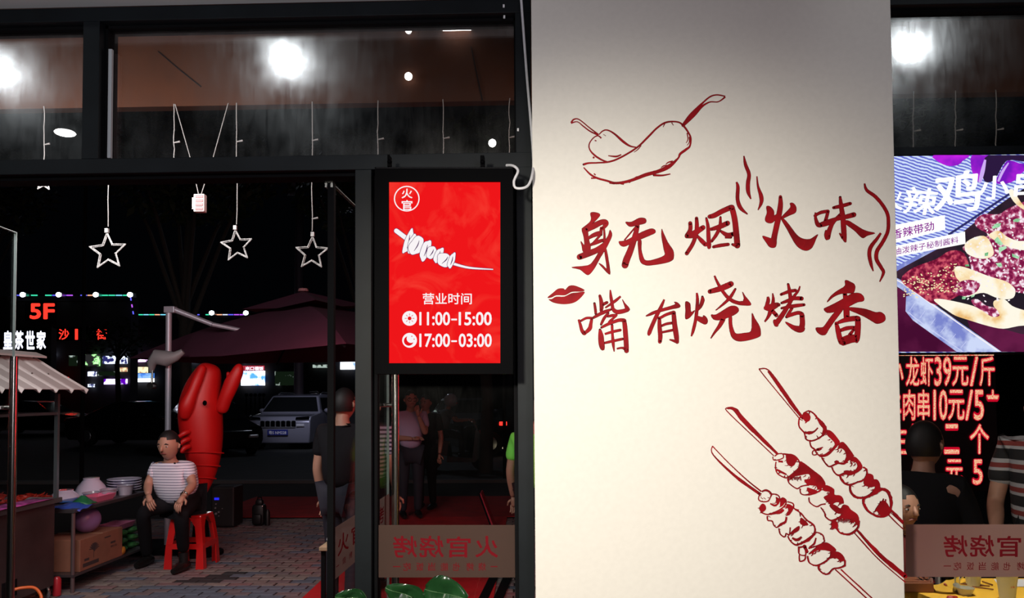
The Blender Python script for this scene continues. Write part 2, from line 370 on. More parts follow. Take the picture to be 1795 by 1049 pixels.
# black glazing stops and panes
def window(name,x0,x1,z0,z1,gm,t=.012):
    w=struct(MB().box((x0,2.585,z1-t),(x1,2.625,z1)).box((x0,2.585,z0),(x1,2.625,z0+t*.5)).box((x0,2.585,z0),(x0+t,2.625,z1)).box((x1-t,2.585,z0),(x1,2.625,z1)).build(name,BLACKM))
    box('pane',(x0+t,GY,z0+t*.5),(x1-t,GY+.008,z1-t),gm,w); return w
zt,zb=Z(31),Z(274)
window('window_1',LW,x0-.001,zb+.001,zt-.001,DIRTY,.010)
w2=window('window_2',x1+.001,X(906,FY,150),zb+.001,zt-.001,DIRTY,.010)
sx=X(184,FY,160); box('gasket_strip',(x1+.018,2.575,zb+.01),(x1+.030,2.586,Z(75)),mat('light_gasket',(.45,.47,.5),.4),w2)
w3=window('window_3',X(651,FY,650)+.001,X(907,FY,650)-.001,.02,Z(300)-.001,GLASS,.012)
w4=window('window_4',rx0,rx1,Z(257,FY,1650)+.001,Z(7,FY,1650)-.001,DIRTY,.012)
w5=window('window_5',rx0,rx1,.02,Z(272,FY,1650)-.001,GLASS,.008)
fxb=MB()
for a,b in ((883,11),(884,30),(908,228)): p=at(a,b,FY-.001); fxb.box(p-Vector((.003,.003,.005)),p+Vector((.003,.001,.005)))
fxb.build('rivet_heads',WHITEP,bpy.data.objects['trim_3'],kind='stuff')
# ---- frosted bands with mirrored lettering
FROST=frosted('frosted_film',(.072,.046,.038),.84,.13)
FROST2=frosted('lit_frosted_film',(.17,.085,.078),.86)  # same film, coloured brighter and pinker for the light on it
INK=mat('red_film_lettering',(.17,.008,.014),.9,spec=.03)
def fn_plane(Y): return lambda p: at(p.x,p.y,Y)
def band(win,x0,y0,x1,y1,xr,sc,skip=None):
    P=lambda a,b:at(a,b,GY-.0012)
    b=MB().prism([P(x0,y0),P(x1,y0),P(x1,y1),P(x0,y1)],(0,.0008,0)).build('frosted_band',FROST if win is w3 else FROST2,win)
    T=[]
    big=[('火',xr-40,xr),('官',xr-90,xr-48),('烧',xr-138,xr-95),('烤',xr-184,xr-142)]
    for s,a,c in big: T+=type_in(s,a,y0+19+(s=='官')*1,c,y0+57,.022,mirror=True)
    for s,c in zip('烧烤也能当饭吃',[xr-28,xr-49,xr-73,xr-94,xr-116,xr-137,xr-160]): T+=type_in(s,c-6.5,y0+66,c+6.5,y0+80,.01,mirror=True)
    T+=rect(xr-13,y0+72,xr-1,y0+73.6)+rect(xr-184,y0+72,xr-171,y0+73.6)
    T=[t for t in T if all(x0<p.x<x1 for p in t)]
    flat('lettering',[(T,INK)],fn_plane(GY-.0014),b); return b
band(w3,657,921,911,1013,873,1)
band(w5,1588,920,1850,1012,1838,1)
# ================================================================ wall painting
PAINT=mat('crimson_paint',(.27,.0025,.007),.6,noise=.35,nscale=14,spec=.15)
EDGE=mat('dark_paint_edge',(.05,.002,.005),.6,spec=.1)
pf=fn_plane(PW)
def K(ox,oy,s): return lambda l: [tuple([ox+p[0]/s,oy+p[1]/s]+([p[2]/s] if len(p)>2 else [])) for p in l]
def paint(name,k,strokes,label=None,edge=.55,rough=0,sm=True):
    E=[];TT=[]
    for st in strokes:
        q=k(st)
        if len(q[0])==3: c=ribbon(q,0,rough=rough); e=ribbon(q,edge) if edge else []
        else: c=polyt(q,0,sm); e=polyt(q,edge,sm) if edge else []
        E+=e;TT.append(c)
    L=([(E,EDGE)] if edge else [])+[(t,PAINT) for t in TT]
    # strokes that cross are lifted a hair apart
    return flat(name,L,pf,pillar,label,lift=.00004,off0=.0001,spread=0)
A=K(980,340,6.558);C=K(1180,260,5.245);D=K(1320,310,5.52);E_=K(950,480,6.411);Fk=K(1180,470,6.995);G=K(1320,470,6.992);H=K(1230,640,2.564);J=K(1380,700,4.562);KK=K(1340,780,6.172);L_=K(1310,845,5.995);B_=K(980,140,4.994)
paint('painted_character',A,[[(362,220),(420,215),(468,235),(455,270),(385,340),(300,400),(262,402),(350,330),(370,280)],
 [(262,402),(325,400),(335,480),(350,560),(362,600),(350,660),(280,670),(262,600),(250,545),(290,590),(285,500)],
 [(310,420,46),(400,370,62),(480,330,58),(530,325,56),(540,350,48),(500,400,32)],[(485,395,28),(482,440,30)],[(515,390,18),(522,480,20),(520,560,30)],
 [(335,512,26),(400,475,44),(470,455,48),(485,470,22)],[(475,475,22),(400,560,22)],[(360,590,22),(420,562,40),(500,535,32)],
 [(235,727,60),(330,690,66),(430,650,60),(520,590,56)],
 [(590,420),(608,480),(560,590),(520,660),(470,740),(410,850),(350,925),(310,925),(240,870),(142,845),(330,825),(395,770),(450,680),(490,590),(560,490),(580,430)],
 [(522,660),(545,640),(588,905),(560,912),(510,860),(455,798),(500,820),(548,855)]],'hand-painted red character 身, first of the upper line')
paint('painted_character',A,[[(765,325),(830,325),(920,280),(985,282),(1002,310),(985,340),(900,360),(840,375),(800,370)],
 [(688,550),(730,545),(800,522),(900,465),(1040,405),(1095,410),(1108,440),(1080,462),(940,522),(850,560),(790,590),(745,606),(705,590)],[(885,375,14),(750,535,10)],
 [(900,370,46),(870,500,58),(820,650,68),(775,760,74),(758,820,72)],
 [(1180,405),(1195,440),(1250,560),(1310,650),(1318,720),(1300,765),(1220,795),(1050,822),(980,815),(935,780),(915,680),(908,530),(945,540),(945,640),(970,735),(1000,768),(1080,760),(1210,710),(1205,640),(1180,500)]],'hand-painted red character 无, second of the upper line')
paint('painted_character',C,[[(157,690,32),(157,750,34),(125,805,34)],[(125,810,35),(180,795,58),(230,760,45),(275,730,40)],[(215,645,26),(218,720,34),(210,790,34),(180,880,32),(125,968,32)],
 [(225,810,20),(260,850,35),(295,885,36)],[(305,645,16),(320,720,28),(325,820,34),(330,905,34),(332,928,8)],[(335,630,34),(380,618,42),(450,580,42),(530,545,44)],
 [(540,545,46),(565,650,48),(580,780,50),(590,895,50)],[(545,885,18),(590,900,36)],[(350,745,26),(420,725,40),(500,690,42)],[(435,635,16),(430,720,28),(400,790,28),(355,855,22)],
 [(440,765,20),(500,800,40),(550,790,35)],[(475,823,10),(530,820,20)],[(370,908,22),(430,895,28),(505,885,26)]],'hand-painted red character 烟, third of the upper line')
for s,t in (([(582,310,10),(595,360,28),(592,470,30),(620,550,32),(685,608,6)],'left'),([(650,70,6),(665,150,26),(697,240,30),(688,320,34),(690,400,32),(715,468,6)],'middle'),([(770,258,6),(780,350,16),(808,440,34),(810,500,28),(780,570,4)],'right')):
    paint('painted_steam_wisp',C,[s],f'painted red steam wisp, {t} of three above the upper line')
paint('painted_character',D,[[(130,290),(165,290),(200,330),(205,375),(235,360),(235,385),(200,435),(165,450),(125,435),(118,400),(135,350)],
 [(265,195,28),(265,280,45),(245,400,50),(210,560,50),(195,650,58)],[(90,575),(150,590),(180,600),(225,615),(222,670),(200,687),(160,680),(130,640)],
 [(280,385),(360,300),(357,260),(385,255),(415,290),(412,345),(350,375),(285,405)],
 [(272,410),(300,410),(360,480),(420,560),(480,600),(550,605),(600,575),(628,560),(610,600),(575,680),(530,713),(480,708),(430,675),(390,620),(330,510)]],'hand-painted red character 火, fourth of the upper line')
paint('painted_character',D,[[(605,345,12),(605,400,25),(625,460,38),(650,470,40)],[(585,380,10),(610,375,20)],[(610,370,22),(660,345,28),(725,335,28)],[(725,335,28),(715,380,28),(700,430,30)],
 [(650,468,40),(720,445,52),(800,412,35),(900,388,40),(975,368,44)],[(840,370,26),(770,450,34),(735,530,44),(720,585,52)],[(705,515),(690,560),(700,600),(715,612),(725,560)],
 [(780,300,24),(850,285,32),(940,260,28)],[(843,200,22),(855,300,40),(870,400,45),(878,520,48),(885,600,38),(898,636,8)],[(835,545,8),(870,590,30)],
 [(895,425),(930,430),(980,460),(1060,510),(1120,532),(1180,547),(1105,570),(1070,592),(1040,580),(980,520),(900,460)]],'hand-painted red character 味, last of the upper line')
paint('painted_steam_wisp',D,[[(1078,65,10),(1100,130,26),(1180,190,30),(1250,270,30),(1300,360,30),(1310,450,30),(1300,540,30),(1250,640,32),(1200,720,34),(1195,800,34),(1240,880,30),(1262,930,26),(1225,1018,6)]],'long painted red aroma wisp beside the right edge of the pillar')
paint('painted_steam_wisp',D,[[(1237,545,16),(1200,600,26),(1140,680,34),(1125,750,34),(1140,840,28),(1163,915,6)]],'short painted red aroma wisp below the long one')
paint('painted_lips',E_,[[(62,270),(120,220),(180,172),(240,168),(262,182),(300,142),(350,133),(410,150),(478,185),(440,201),(340,203),(290,228),(250,243),(160,243),(110,266)],
 [(75,290),(110,287),(160,260),(250,260),(330,222),(400,214),(480,205),(440,265),(380,315),(310,338),(220,342),(130,325)]],'pair of painted red lips beside the lower line',edge=.3)
paint('painted_character',E_,[[(412,515,18),(430,570,28),(450,640,35),(475,668,46)],[(440,530,20),(500,500,22),(560,500,24)],[(560,505,26),(548,570,34),(535,620,42),(480,672,28)],
 [(590,335,22),(600,400,26),(605,450,24)],[(650,250,26),(665,310,38),(670,380,40),(665,415,30)],[(680,350,30),(730,325,28)],[(580,495,24),(650,455,34),(720,425,34),(770,405,20)],
 [(768,182,8),(775,260,28),(790,350,30),(800,400,36),(840,430,44),(900,425,44),(960,408,40)],[(903,290),(930,330),(975,380),(985,410),(950,425),(915,410),(935,390)],[(885,255,16),(820,310,28),(710,385,12)],
 [(745,445,22),(700,500,28),(665,570,22)],[(740,480,22),(800,470,28),(850,465,12)],[(840,470,16),(780,520,22),(745,550,12)],[(670,605,22),(750,565,30),(860,525,34),(920,525,38)],
 [(925,530,42),(935,620,48),(945,760,50),(950,868,48)],[(840,845,14),(900,835,20),(940,850,36)],[(652,632,24),(662,700,55),(668,780,60),(680,835,50),(690,862,18)],
 [(788,580,24),(792,680,24),(800,780,30),(812,878,6)],[(705,680,18),(790,655,26),(880,635,26)],[(705,780,22),(790,760,26),(905,735,24)]],'hand-painted red character 嘴, first of the lower line')
paint('painted_character',E_,[[(1165,478),(1230,435),(1310,405),(1490,350),(1485,320),(1525,328),(1555,365),(1530,385),(1450,400),(1300,440),(1220,470)],[(1375,290,14),(1340,370,32),(1290,470,38),(1240,580,40),(1205,670,38),(1207,697,10)],
 [(1320,500,32),(1322,600,42),(1330,700,45),(1325,765,38)],[(1325,500,24),(1400,460,28),(1480,435,32)],[(1480,440,42),(1490,560,50),(1510,700,52),(1520,770,34)],[(1432,742,8),(1480,755,24),(1520,770,30)],
 [(1350,585,22),(1400,565,24),(1465,555,26)],[(1350,660,20),(1470,635,24)]],'hand-painted red character 有, second of the lower line')
paint('painted_character',Fk,[[(150,420),(185,418),(210,450),(218,540),(265,520),(240,565),(200,610),(160,628),(148,600),(152,520)],[(290,305,18),(298,400,34),(290,520,36),(275,640,34),(245,770,32),(222,840,10)],
 [(358,355,24),(360,400,44),(335,470,38),(295,520,22)],[(285,590),(360,605),(370,583),(400,600),(422,640),(415,680),(385,690),(330,665),(285,630)],[(450,290,48),(560,260,62),(650,225,68),(708,197,64)],
 [(505,95,16),(560,210,30),(640,330,36),(720,400,40),(800,430,40),(870,435,48),(950,455,8)],[(848,292),(885,350),(935,410),(952,455),(880,455),(860,400),(868,370)],[(762,260,22),(700,360,34),(620,440,24),(520,522,6)],
 [(465,575),(520,575),(600,530),(690,475),(760,468),(800,500),(795,540),(740,580),(640,620),(560,640),(495,630)],[(610,630,56),(570,710,42),(510,790,24),(460,866,8)],
 [(683,600),(718,595),(722,690),(745,770),(775,808),(870,800),(955,775),(965,640),(968,553),(1000,620),(1060,720),(1073,810),(1050,845),(950,880),(830,900),(760,885),(715,840),(688,740)]],'large hand-painted red character 烧, third of the lower line')
paint('painted_character',G,[[(182,352,20),(185,400,42),(165,470,40),(150,500,28)],[(240,310,8),(248,380,30),(240,450,40),(215,530,48),(185,600,32),(142,662,14)],[(130,490,18),(200,490,80),(290,455,58),(315,452,36)],[(230,520,40),(285,580,44)],
 [(430,200,24),(445,270,36),(455,340,40),(460,400,40)],[(345,325,28),(440,290,36),(520,275,34)],[(575,222,10),(555,280,22),(500,350,30),(440,450,40),(370,560,52),(300,660,58),(280,695,44)],[(250,640),(300,640),(310,700),(290,720),(255,690)],
 [(350,430,24),(420,405,36),(500,375,40),(595,375,46)],[(350,495,22),(450,475,38),(550,460,38),(625,452,30)],[(480,490,28),(430,570,33),(410,600,26)],[(410,603,24),(480,570,40),(560,550,40),(600,570,48)],
 [(600,580,54),(605,680,60),(590,750,68)],[(392,660),(500,705),(560,715),(630,730),(625,770),(590,790),(540,785),(470,745)]],'hand-painted red character 烤, fourth of the lower line')
paint('painted_character',G,[[(1127,160),(1150,152),(1200,175),(1240,200),(1252,240),(1240,290),(1215,310),(1130,310),(1050,325),(980,360),(905,422),(950,350),(1020,290),(1110,235),(1130,205)],
 [(868,505),(920,475),(1050,410),(1150,350),(1220,312),(1300,310),(1345,340),(1362,385),(1340,410),(1280,420),(1180,470),(1100,510),(1000,540),(910,548)],[(1125,315,46),(1140,420,60),(1145,520,70),(1148,615,66)],
 [(1100,500),(1040,510),(960,590),(890,690),(850,730),(770,735),(790,790),(840,822),(890,815),(930,750),(1000,650),(1090,530)],
 [(1175,485),(1280,490),(1390,508),(1500,545),(1560,542),(1610,575),(1622,630),(1590,665),(1520,683),(1470,660),(1370,600),(1260,550),(1180,515)],
 [(1020,680,36),(1040,760,55),(1060,850,60),(1085,905,72)],[(1035,675,28),(1110,645,48),(1200,625,58),(1275,618,58)],[(1285,625,64),(1285,740,66),(1275,860,64),(1270,900,38)],[(1065,770,34),(1150,740,44),(1240,730,34)],
 [(1090,885,58),(1180,850,58),(1275,850,58)],[(1235,755,28),(1185,820,36)],[(1105,922,58),(1200,890,58),(1275,880,54)]],'bold hand-painted red character 香, last of the lower line')
paint('painted_chili',B_,[[(105,378,14),(125,350,12),(160,342,8),(200,365,8),(260,415,8),(345,480,12)],[(105,380,12),(160,368,6),(210,405,9),(270,450,10),(345,485,14)],
 [(350,480,8),(380,450,9),(420,440,10),(480,470,14),(560,540,20),(620,580,14),(680,592,8)],[(370,512,12),(340,490,9),(300,510,8),(265,560,9),(268,610,10),(310,660,14),(370,700,14),(420,718,10)],
 [(430,665,6),(500,672,14),(545,655,8)],[(295,678,14),(310,684,14)],[(312,531,9),(328,536,7)],[(388,478,3),(410,492,3)]],'small painted chili outline with a thin curled stem, behind the large one',edge=.25)
hat=[[(R.uniform(-6,6)+x,y+R.uniform(-4,4),4),(x+R.uniform(18,46),y-R.uniform(8,22),9),(x+R.uniform(50,80),y-R.uniform(18,34),3)] for x,y in ((620,880),(660,865),(700,850),(740,835),(800,822),(850,800),(890,770),(930,740),(960,725))]
paint('painted_chili',B_,[[(215,742,18),(260,730,14),(340,727,12),(440,718,14),(540,680,14),(680,595,14),(780,500,16),(860,420,14),(940,372,14),(1040,370,12),(1090,405,16),(1130,460,14),(1152,510,14),(1145,580,14),(1110,612,20),(1060,650,20),(1040,690,14),(960,760,34),(860,805,30),(760,832,30),(620,885,24),(500,905,20),(420,885,16),(330,860,16),(270,825,14),(215,768,8)],
 [(1085,400,26),(1150,322,40),(1210,255,30),(1260,200,14),(1320,150,12),(1380,132,10),(1455,145,10)],[(1090,405,10),(1180,310,26),(1250,235,18),(1320,195,10),(1395,192,8),(1455,150,14)],
 [(720,575,4),(690,610,7),(655,635,3)],[(975,825,8),(900,838,14),(830,835,18)],[(910,415,3),(925,385,8)],[(985,375,8),(1002,400,3)],[(1120,465,8),(1128,520,7),(1112,555,3)],[(1138,500,6),(1140,545,6),(1120,575,3)],
 [(280,862,12),(330,862,8)],[(440,902,12),(482,906,20)],[(538,908,14),(568,914,12)],[(305,822,10),(320,835,8)],[(610,900,10),(625,895,8)]]+hat,'large painted chili outline with a thick stem and hatched underside',edge=.25)
def skewer(strokes,label):
    q=[k(st) for k,st in strokes]; rr=random.Random(len(q)); out=[]
    for s in q:
        if len(s[0])==3: out.append([(x,y,w*1.22+.25) for x,y,w in s])
        else:                                # solid patch with brush hairs running off it
            out.append(s); cx,cy=sum(p[0] for p in s)/len(s),sum(p[1] for p in s)/len(s)
            n=max(4,int(len(s)*1.3))
            for i in range(n):
                p=s[i%len(s)]; p2=s[(i+1)%len(s)]; t=rr.random(); x,y=p[0]+(p2[0]-p[0])*t,p[1]+(p2[1]-p[1])*t; x,y=x+(cx-x)*.15,y+(cy-y)*.15
                a=rr.uniform(1.7,2.7); L=rr.uniform(3.5,8.5); out.append([(x,y,1.7),(x+math.cos(a)*L*.5,y+math.sin(a)*L*.5,1.2),(x+math.cos(a+.25)*L,y+math.sin(a+.25)*L,.4)])
    for s in [z for z in q if len(z[0])==3 and len(z)>5]:      # short contour hairs inside the outlines
        cx,cy=sum(p[0] for p in s)/len(s),sum(p[1] for p in s)/len(s)
        for i in range(0,len(s)-1):
            if rr.random()<.65:
                x,y=s[i][0],s[i][1]; dx,dy=cx-x,cy-y; L=rr.uniform(.10,.28); o=rr.uniform(-2,2); out.append([(x+o,y,1.3),(x+dx*L*.5+o,y+dy*L*.5,1.0),(x+dx*L+o+rr.uniform(-1,1),y+dy*L,.4)])
    paint('painted_skewer',lambda s:s,out,label,edge=.12,rough=.16)
def multi(k,l): return [(k,s) for s in l]
skewer(multi(H,[[(262,18,4),(300,24,4),(360,100,4),(455,240,4)],[(262,18,4),(275,42,3),(440,242,3)],[(298,28,6),(350,100,10),(400,170,11),(455,240,10)]])+multi(J,[
 [(130,115,8),(170,95,8),(210,115,9),(240,150,10),(280,190,12),(305,225,12),(310,260,10),(290,285,10),(240,320,9),(190,335,9),(150,320,8),(135,270,8),(95,220,8),(95,160,8),(115,140,8)],
 [(125,115),(165,110),(185,140),(180,170),(150,185),(130,160)],[(140,270,8),(180,270,20),(215,260,10),(245,230,8)],[(240,150,10),(272,195,24),(300,235,24),(285,290,14)],
 [(310,250),(350,255),(400,310),(420,350),(380,400),(330,450),(280,465),(250,450),(300,440),(350,400),(380,360),(350,320),(320,290)],[(180,340,8),(190,380,8),(220,405,10),(240,440,8),(280,465,10)],
 [(225,405,6),(202,420,6),(205,445,6),(230,445,6),(240,425,6)],[(240,405,16),(285,385,4)],[(250,412,8),(275,400,3)],
 [(420,350),(450,345),(490,390),(525,440),(530,460),(480,500),(450,510),(470,460),(455,410),(420,395),(400,410),(410,370)],[(275,470,8),(310,520,8),(340,540,9),(400,515,10),(450,515,12),(480,500,10)],[(375,505,6),(395,503,20),(415,512,6)],
 [(500,480),(540,462),(580,500),(600,545),(570,580),(520,605),(480,610),(450,580),(480,570),(530,575),(560,540),(545,505),(510,500)],[(355,545,8),(375,585,8),(410,610,10),(460,595,14),(500,605,12)],
 [(420,610,10),(430,640,12),(460,675,12),(500,685,10),(560,665,8),(610,645,8),(635,600,8),(630,560,8),(605,545,8)],
 [(610,660),(640,600),(680,605),(690,640),(720,645),(740,690),(720,730),(690,735),(700,700),(660,705),(620,690)],[(500,690,10),(505,740,12),(540,780,14),(590,790,12),(650,775,14),(700,730,14),(740,700,12)],
 [(605,800,12),(610,840,14),(640,890,14),(690,925,12),(740,940,12),(800,925,10),(825,870,12),(825,800,16),(800,740,18),(750,720,16),(700,750,20),(650,775,16),(605,800,10)],
 [(700,890),(740,830),(770,810),(800,840),(815,880),(790,925),(740,930),(720,900)],[(735,850,4),(745,815,3)],[(755,830,4),(768,795,3)],[(780,830,4),(785,800,3)],
 [(810,870,12),(870,930,16),(922,985,14)],[(790,905,6),(850,970,5),(925,1040,5)],[(800,885,4),(925,1000,4)]]),'painted meat skewer outline, highest of three')
skewer(multi(H,[[(108,195,4),(155,198,4),(190,240,4),(345,402,4)],[(108,195,3),(130,225,3),(325,410,3)],[(115,195,6),(145,200,11),(190,255,12),(260,325,9),(340,402,6)]])+multi(KK,[
 [(90,130,8),(100,165,8),(150,165,8),(205,140,8),(195,100,8),(150,100,8),(110,125,8)],
 [(125,185,8),(120,250,10),(140,310,9),(200,350,9),(250,355,10),(330,290,9),(375,240,9),(375,180,10),(320,120,12),(240,105,14),(200,100,10)],
 [(235,110),(310,110),(355,160),(340,190),(320,225),(280,235),(245,205),(235,160)],[(130,268,12),(170,290,18),(240,325,10)],[(150,180,14),(200,185,16)],
 [(385,180),(450,215),(520,270),(560,300),(620,350),(660,420),(640,460),(580,490),(560,450),(500,440),(460,430),(430,380),(490,370),(480,320),(400,330),(300,350),(260,350),(330,300),(370,250)],
 [(250,365,10),(270,420,9),(350,475,9),(400,450,9),(480,435,12)],[(385,475,10),(395,530,9),(460,545,9),(560,520,12),(620,480,10)],[(460,465),(520,480),(570,500),(540,525),(480,525)],
 [(480,570,9),(490,625,9),(560,670,9),(610,650,9),(660,640,9)],[(630,450),(680,440),(750,480),(755,540),(820,550),(850,590),(850,640),(780,620),(720,650),(680,620),(640,570),(690,540),(700,510),(640,500)],
 [(610,680,9),(650,740,10),(660,780,10),(720,820,12),(800,790,10),(860,740,8)],
 [(850,650),(900,660),(930,700),(1000,750),(1020,810),(1010,880),(970,830),(960,850),(920,810),(860,800),(800,800),(740,850),(730,820),(800,790),(850,750),(780,740),(700,660),(760,650),(820,690)],
 [(725,840),(780,830),(790,900),(740,905),(722,880)],[(780,910,10),(820,955,12),(900,970,14),(960,945,14),(1010,890,12),(1020,820,10)]]
 +[[(x,345+R.uniform(-6,6),5),(x+R.uniform(-8,8),380+R.uniform(-8,14),2)] for x in range(265,400,17)]+[[(x,800,5),(x-6,835+R.uniform(-8,14),2)] for x in range(800,960,18)])
 +multi(H,[[(695,740,6),(800,855,14),(912,950,13)],[(685,755,3),(790,870,3),(912,975,3)]]),'painted meat skewer outline, middle of three')
skewer(multi(H,[[(48,365,3),(52,405,4),(150,500,9),(260,580,10)],[(48,365,3),(120,440,3),(200,515,4),(268,570,5)]])+multi(L_,[
 [(150,105,12),(200,90,16),(250,125,14),(240,170,8),(215,205,9),(160,210,9),(120,190,9),(125,145,8),(150,125,8)],[(140,165,4),(165,182,4)],[(170,168,4),(195,185,3)],
 [(250,130,10),(310,135,9),(340,170,10),(330,220,10),(290,250,16),(240,230,10)],[(300,160),(340,185),(335,225),(310,235),(305,200)],
 [(130,260),(160,230),(190,250),(195,290),(160,320),(128,300)],[(140,320,9),(210,345,10),(280,325,12),(350,290,10),(400,240,10),(405,195,10),(370,172,12),(345,200,12)],[(350,180),(390,175),(405,205),(370,250),(345,260)],
 [(210,360,12),(215,405,10),(260,415,10),(280,460,9),(310,480,9),(350,450,20),(400,420,16),(410,370,14)],[(240,345,8),(300,330,16),(350,320,22),(380,290,14)],
 [(410,240),(450,240),(485,270),(470,310),(440,350),(410,350),(430,300)],[(420,210,9),(480,230,9),(490,280,9),(540,300,10)],
 [(330,490,8),(345,550,9),(390,580,9),(410,545,9),(440,560,9),(450,480,9)],[(500,290,10),(560,330,10),(620,400,12),(690,450,12),(710,500,12),(700,550,18),(650,600,24),(580,640,18),(510,665,14),(450,620,10),(425,570,10)],
 [(560,380),(600,400),(640,450),(600,460),(555,440)],[(450,540),(500,490),(545,465),(540,510),(480,545)],[(470,590,14),(520,612,22),(570,580,14)],
 [(720,530,9),(780,550,9),(805,600,9),(800,640,9),(740,670,8),(680,690,9),(640,700,9)],[(720,590,9),(700,650,12),(650,690,10)],[(540,680,14),(545,760,9),(610,770,9),(600,690,12),(545,690,12)],[(545,770,8),(550,835,9),(600,820,9),(610,775,8)],[(600,680,30),(630,740,18)],
 [(640,760),(720,690),(810,640),(860,650),(930,710),(900,740),(820,720),(740,720),(680,750)],[(630,780,12),(650,850,10),(720,880,10),(800,850,12),(860,800,10),(900,745,10)],
 [(880,745),(950,735),(1000,770),(1020,820),(980,835),(930,800),(870,800)],[(750,870,14),(750,920,12),(800,965,10),(850,965,10),(900,915,10),(960,905,10),(1020,880,12),(1020,820,12)]])
 +multi(H,[[(600,920,4),(740,1049,4),(800,1105,4)],[(625,920,4),(765,1049,4),(820,1100,4)]]),'painted meat skewer outline, lowest of three')
# ================================================================ poster screen beside the pillar
TY=2.415
tv=thing('menu_display',at(780,656,TY+.05),'black framed portrait screen with red opening-hours poster hung beside the pillar','screen')
q=lambda a,b,Y=TY: at(a,b,Y)
cas=MB()
o_=[q(657,293),q(899,293),q(899,656),q(657,656)]; i_=[q(681,318),q(877,318),q(877,637),q(681,637)]; i2=[p+Vector((0,.012,0)) for p in i_]
cas.add(o_+i_+i2+[p+Vector((0,.10,0)) for p in o_],[(0,1,5,4),(1,2,6,5),(2,3,7,6),(3,0,4,7),(4,5,9,8),(5,6,10,9),(6,7,11,10),(7,4,8,11),(0,12,13,1),(1,13,14,2),(2,14,15,3),(3,15,12,0),(15,14,13,12)])
cas.build('casing',BLACK,tv)
hl=MB(); hl.tube([q(659,294.5,TY-.001),q(898,294.5,TY-.001)],.0007,6); hl.build('edge_trim',mat('grey_trim',(.05,.05,.055),.3),tv)
SRED=emit2('screen_red',(.86,.008,.010),(.93,.045,.03),7,1,p0=.5,p1=.72,dist=1.5)
SW=emit('screen_white',(.95,.90,.92)); SPU=emit('screen_purple',(.07,.012,.10)); SDK=emit('screen_red_flat',(.80,.006,.010))
sc=MB().add([q(681,318,TY+.011),q(877,318,TY+.011),q(877,637,TY+.011),q(681,637,TY+.011)],[(0,1,2,3)]).build('lit_panel',SRED,tv)
pt=fn_plane(TY+.0105)
def tvflat(name,layers): return flat(name,layers,pt,sc)
I=K(670,310,5.245)
T=ring(713,348.5,20.5,22.5)+type_in('火',704,331,723,348,.025)+type_in('官',704,351,723,369,.03)
tvflat('emblem',[(T,SW)])
tvflat('heading_line',[(type_in('营业时间',741,514,827,534,.018),SW)])
T=type_in('11:00',735,547,789,571,.035)+type_in('-',791,559,801,562,.02)+type_in('15:00',804,547,862,571,.035)
tvflat('opening_hours',[(T,SW)])
T=type_in('17:00',735,585,789,609,.035)+type_in('-',791,597,801,600,.02)+type_in('03:00',804,585,862,609,.035)
tvflat('opening_hours',[(T,SW)])
def ray_(cx,cy,n,r0,r1): 
    return sum([ribbon([(cx+r0*math.cos(a),cy+r0*math.sin(a),1),(cx+r1*math.cos(a),cy+r1*math.sin(a),1)]) for a in [2*math.pi*k/n for k in range(n)]],[])
tvflat('sun_icon',[(disc(718,558.5,13),SW),(disc(718,558.5,3.4)+ray_(718,558.5,8,5,8.5),SDK)])
tvflat('moon_icon',[(disc(718,597,13),SW),(disc(716.5,598,8.5),SDK),(disc(720.5,594,7.6),SW),(disc(722,590,1)+disc(726,595,1),SDK)])
def blob(cx,cy,a,b,th,n=22,w=.05):
    c,s=math.cos(th),math.sin(th); o=[]
    for k in range(n):
        t=2*math.pi*k/n; r=1+w*math.sin(3*t+cx)+w*math.sin(5*t+cy); x,y=a*r*math.cos(t),b*r*math.sin(t); o.append((cx+x*c-y*s,cy+x*s+y*c))
    return o
pieces=[(240,595,32,118,.35),(275,620,32,95,.3),(315,635,60,92,.5),(400,680,42,100,.35),(455,700,45,60,.4),(520,725,34,75,.5),(575,770,70,62,.5),(640,775,28,75,.35)]
Lr=[]
Lr+= [(ribbon(I([(130,498,44),(215,562,44)]),.6),SPU),(ribbon(I([(130,498,42),(215,562,42)])),SW),(ribbon(I([(650,800,26),(800,838,20),(1020,853,10)]),.6),SPU),(ribbon(I([(650,800,24),(800,838,18),(1020,853,8)])),SW)]
for p in pieces:
    c=I(blob(*p)); Lr.append((polyt(c,.8),SPU)); Lr.append((polyt(c,0),SW))
    x,y,a,b,t=p; Lr.append((ribbon(I([(x+a*.45,y-b*.5,3),(x+a*.2,y,9),(x-a*.35,y+b*.55,3)])),SPU))
tvflat('skewer_picture',Lr)
for a,b in ((683,284),(846,285)):
    MB().box(q(a-4,b+8,TY+.03),q(a+4,b-6,TY+.07)).ball(q(a,b-1,TY+.03),.008).build('hanging_hook',BLACK,tv,smooth=True)
lb=MB()
for b in (516,532,546): lb.box(q(901,b-3,TY+.05),q(904,b+3,TY+.06))
# white cable
cab=[at(913,-8,FY-.02),at(918,60,FY-.018),at(924,140,FY-.016),at(930,210,FY-.02),at(934,265,FY-.022),at(934,300,2.42),at(925,326,2.40),at(905,330,2.40),at(901,318,2.40),at(908,300,2.40),at(900,291,2.41),at(888,290,2.44)]
cpts=[]; P=[cab[0]]+cab+[cab[-1]]
for i in range(1,len(P)-2):
    a,b,c,d=P[i-1:i+3]
    for k in range(6): t=k/6; cpts.append(.5*((2*b)+(c-a)*t+(2*a-5*b+4*c-d)*t*t+(3*b-a-3*c+d)*t**3))
cpts.append(P[-1])
MB().tube(cpts,.0042,8).build('power_cable',mat('white_cable',(.62,.62,.66),.4),None,smooth=True,label='white power cable hanging down the dark frame into the red screen',cat='cable')
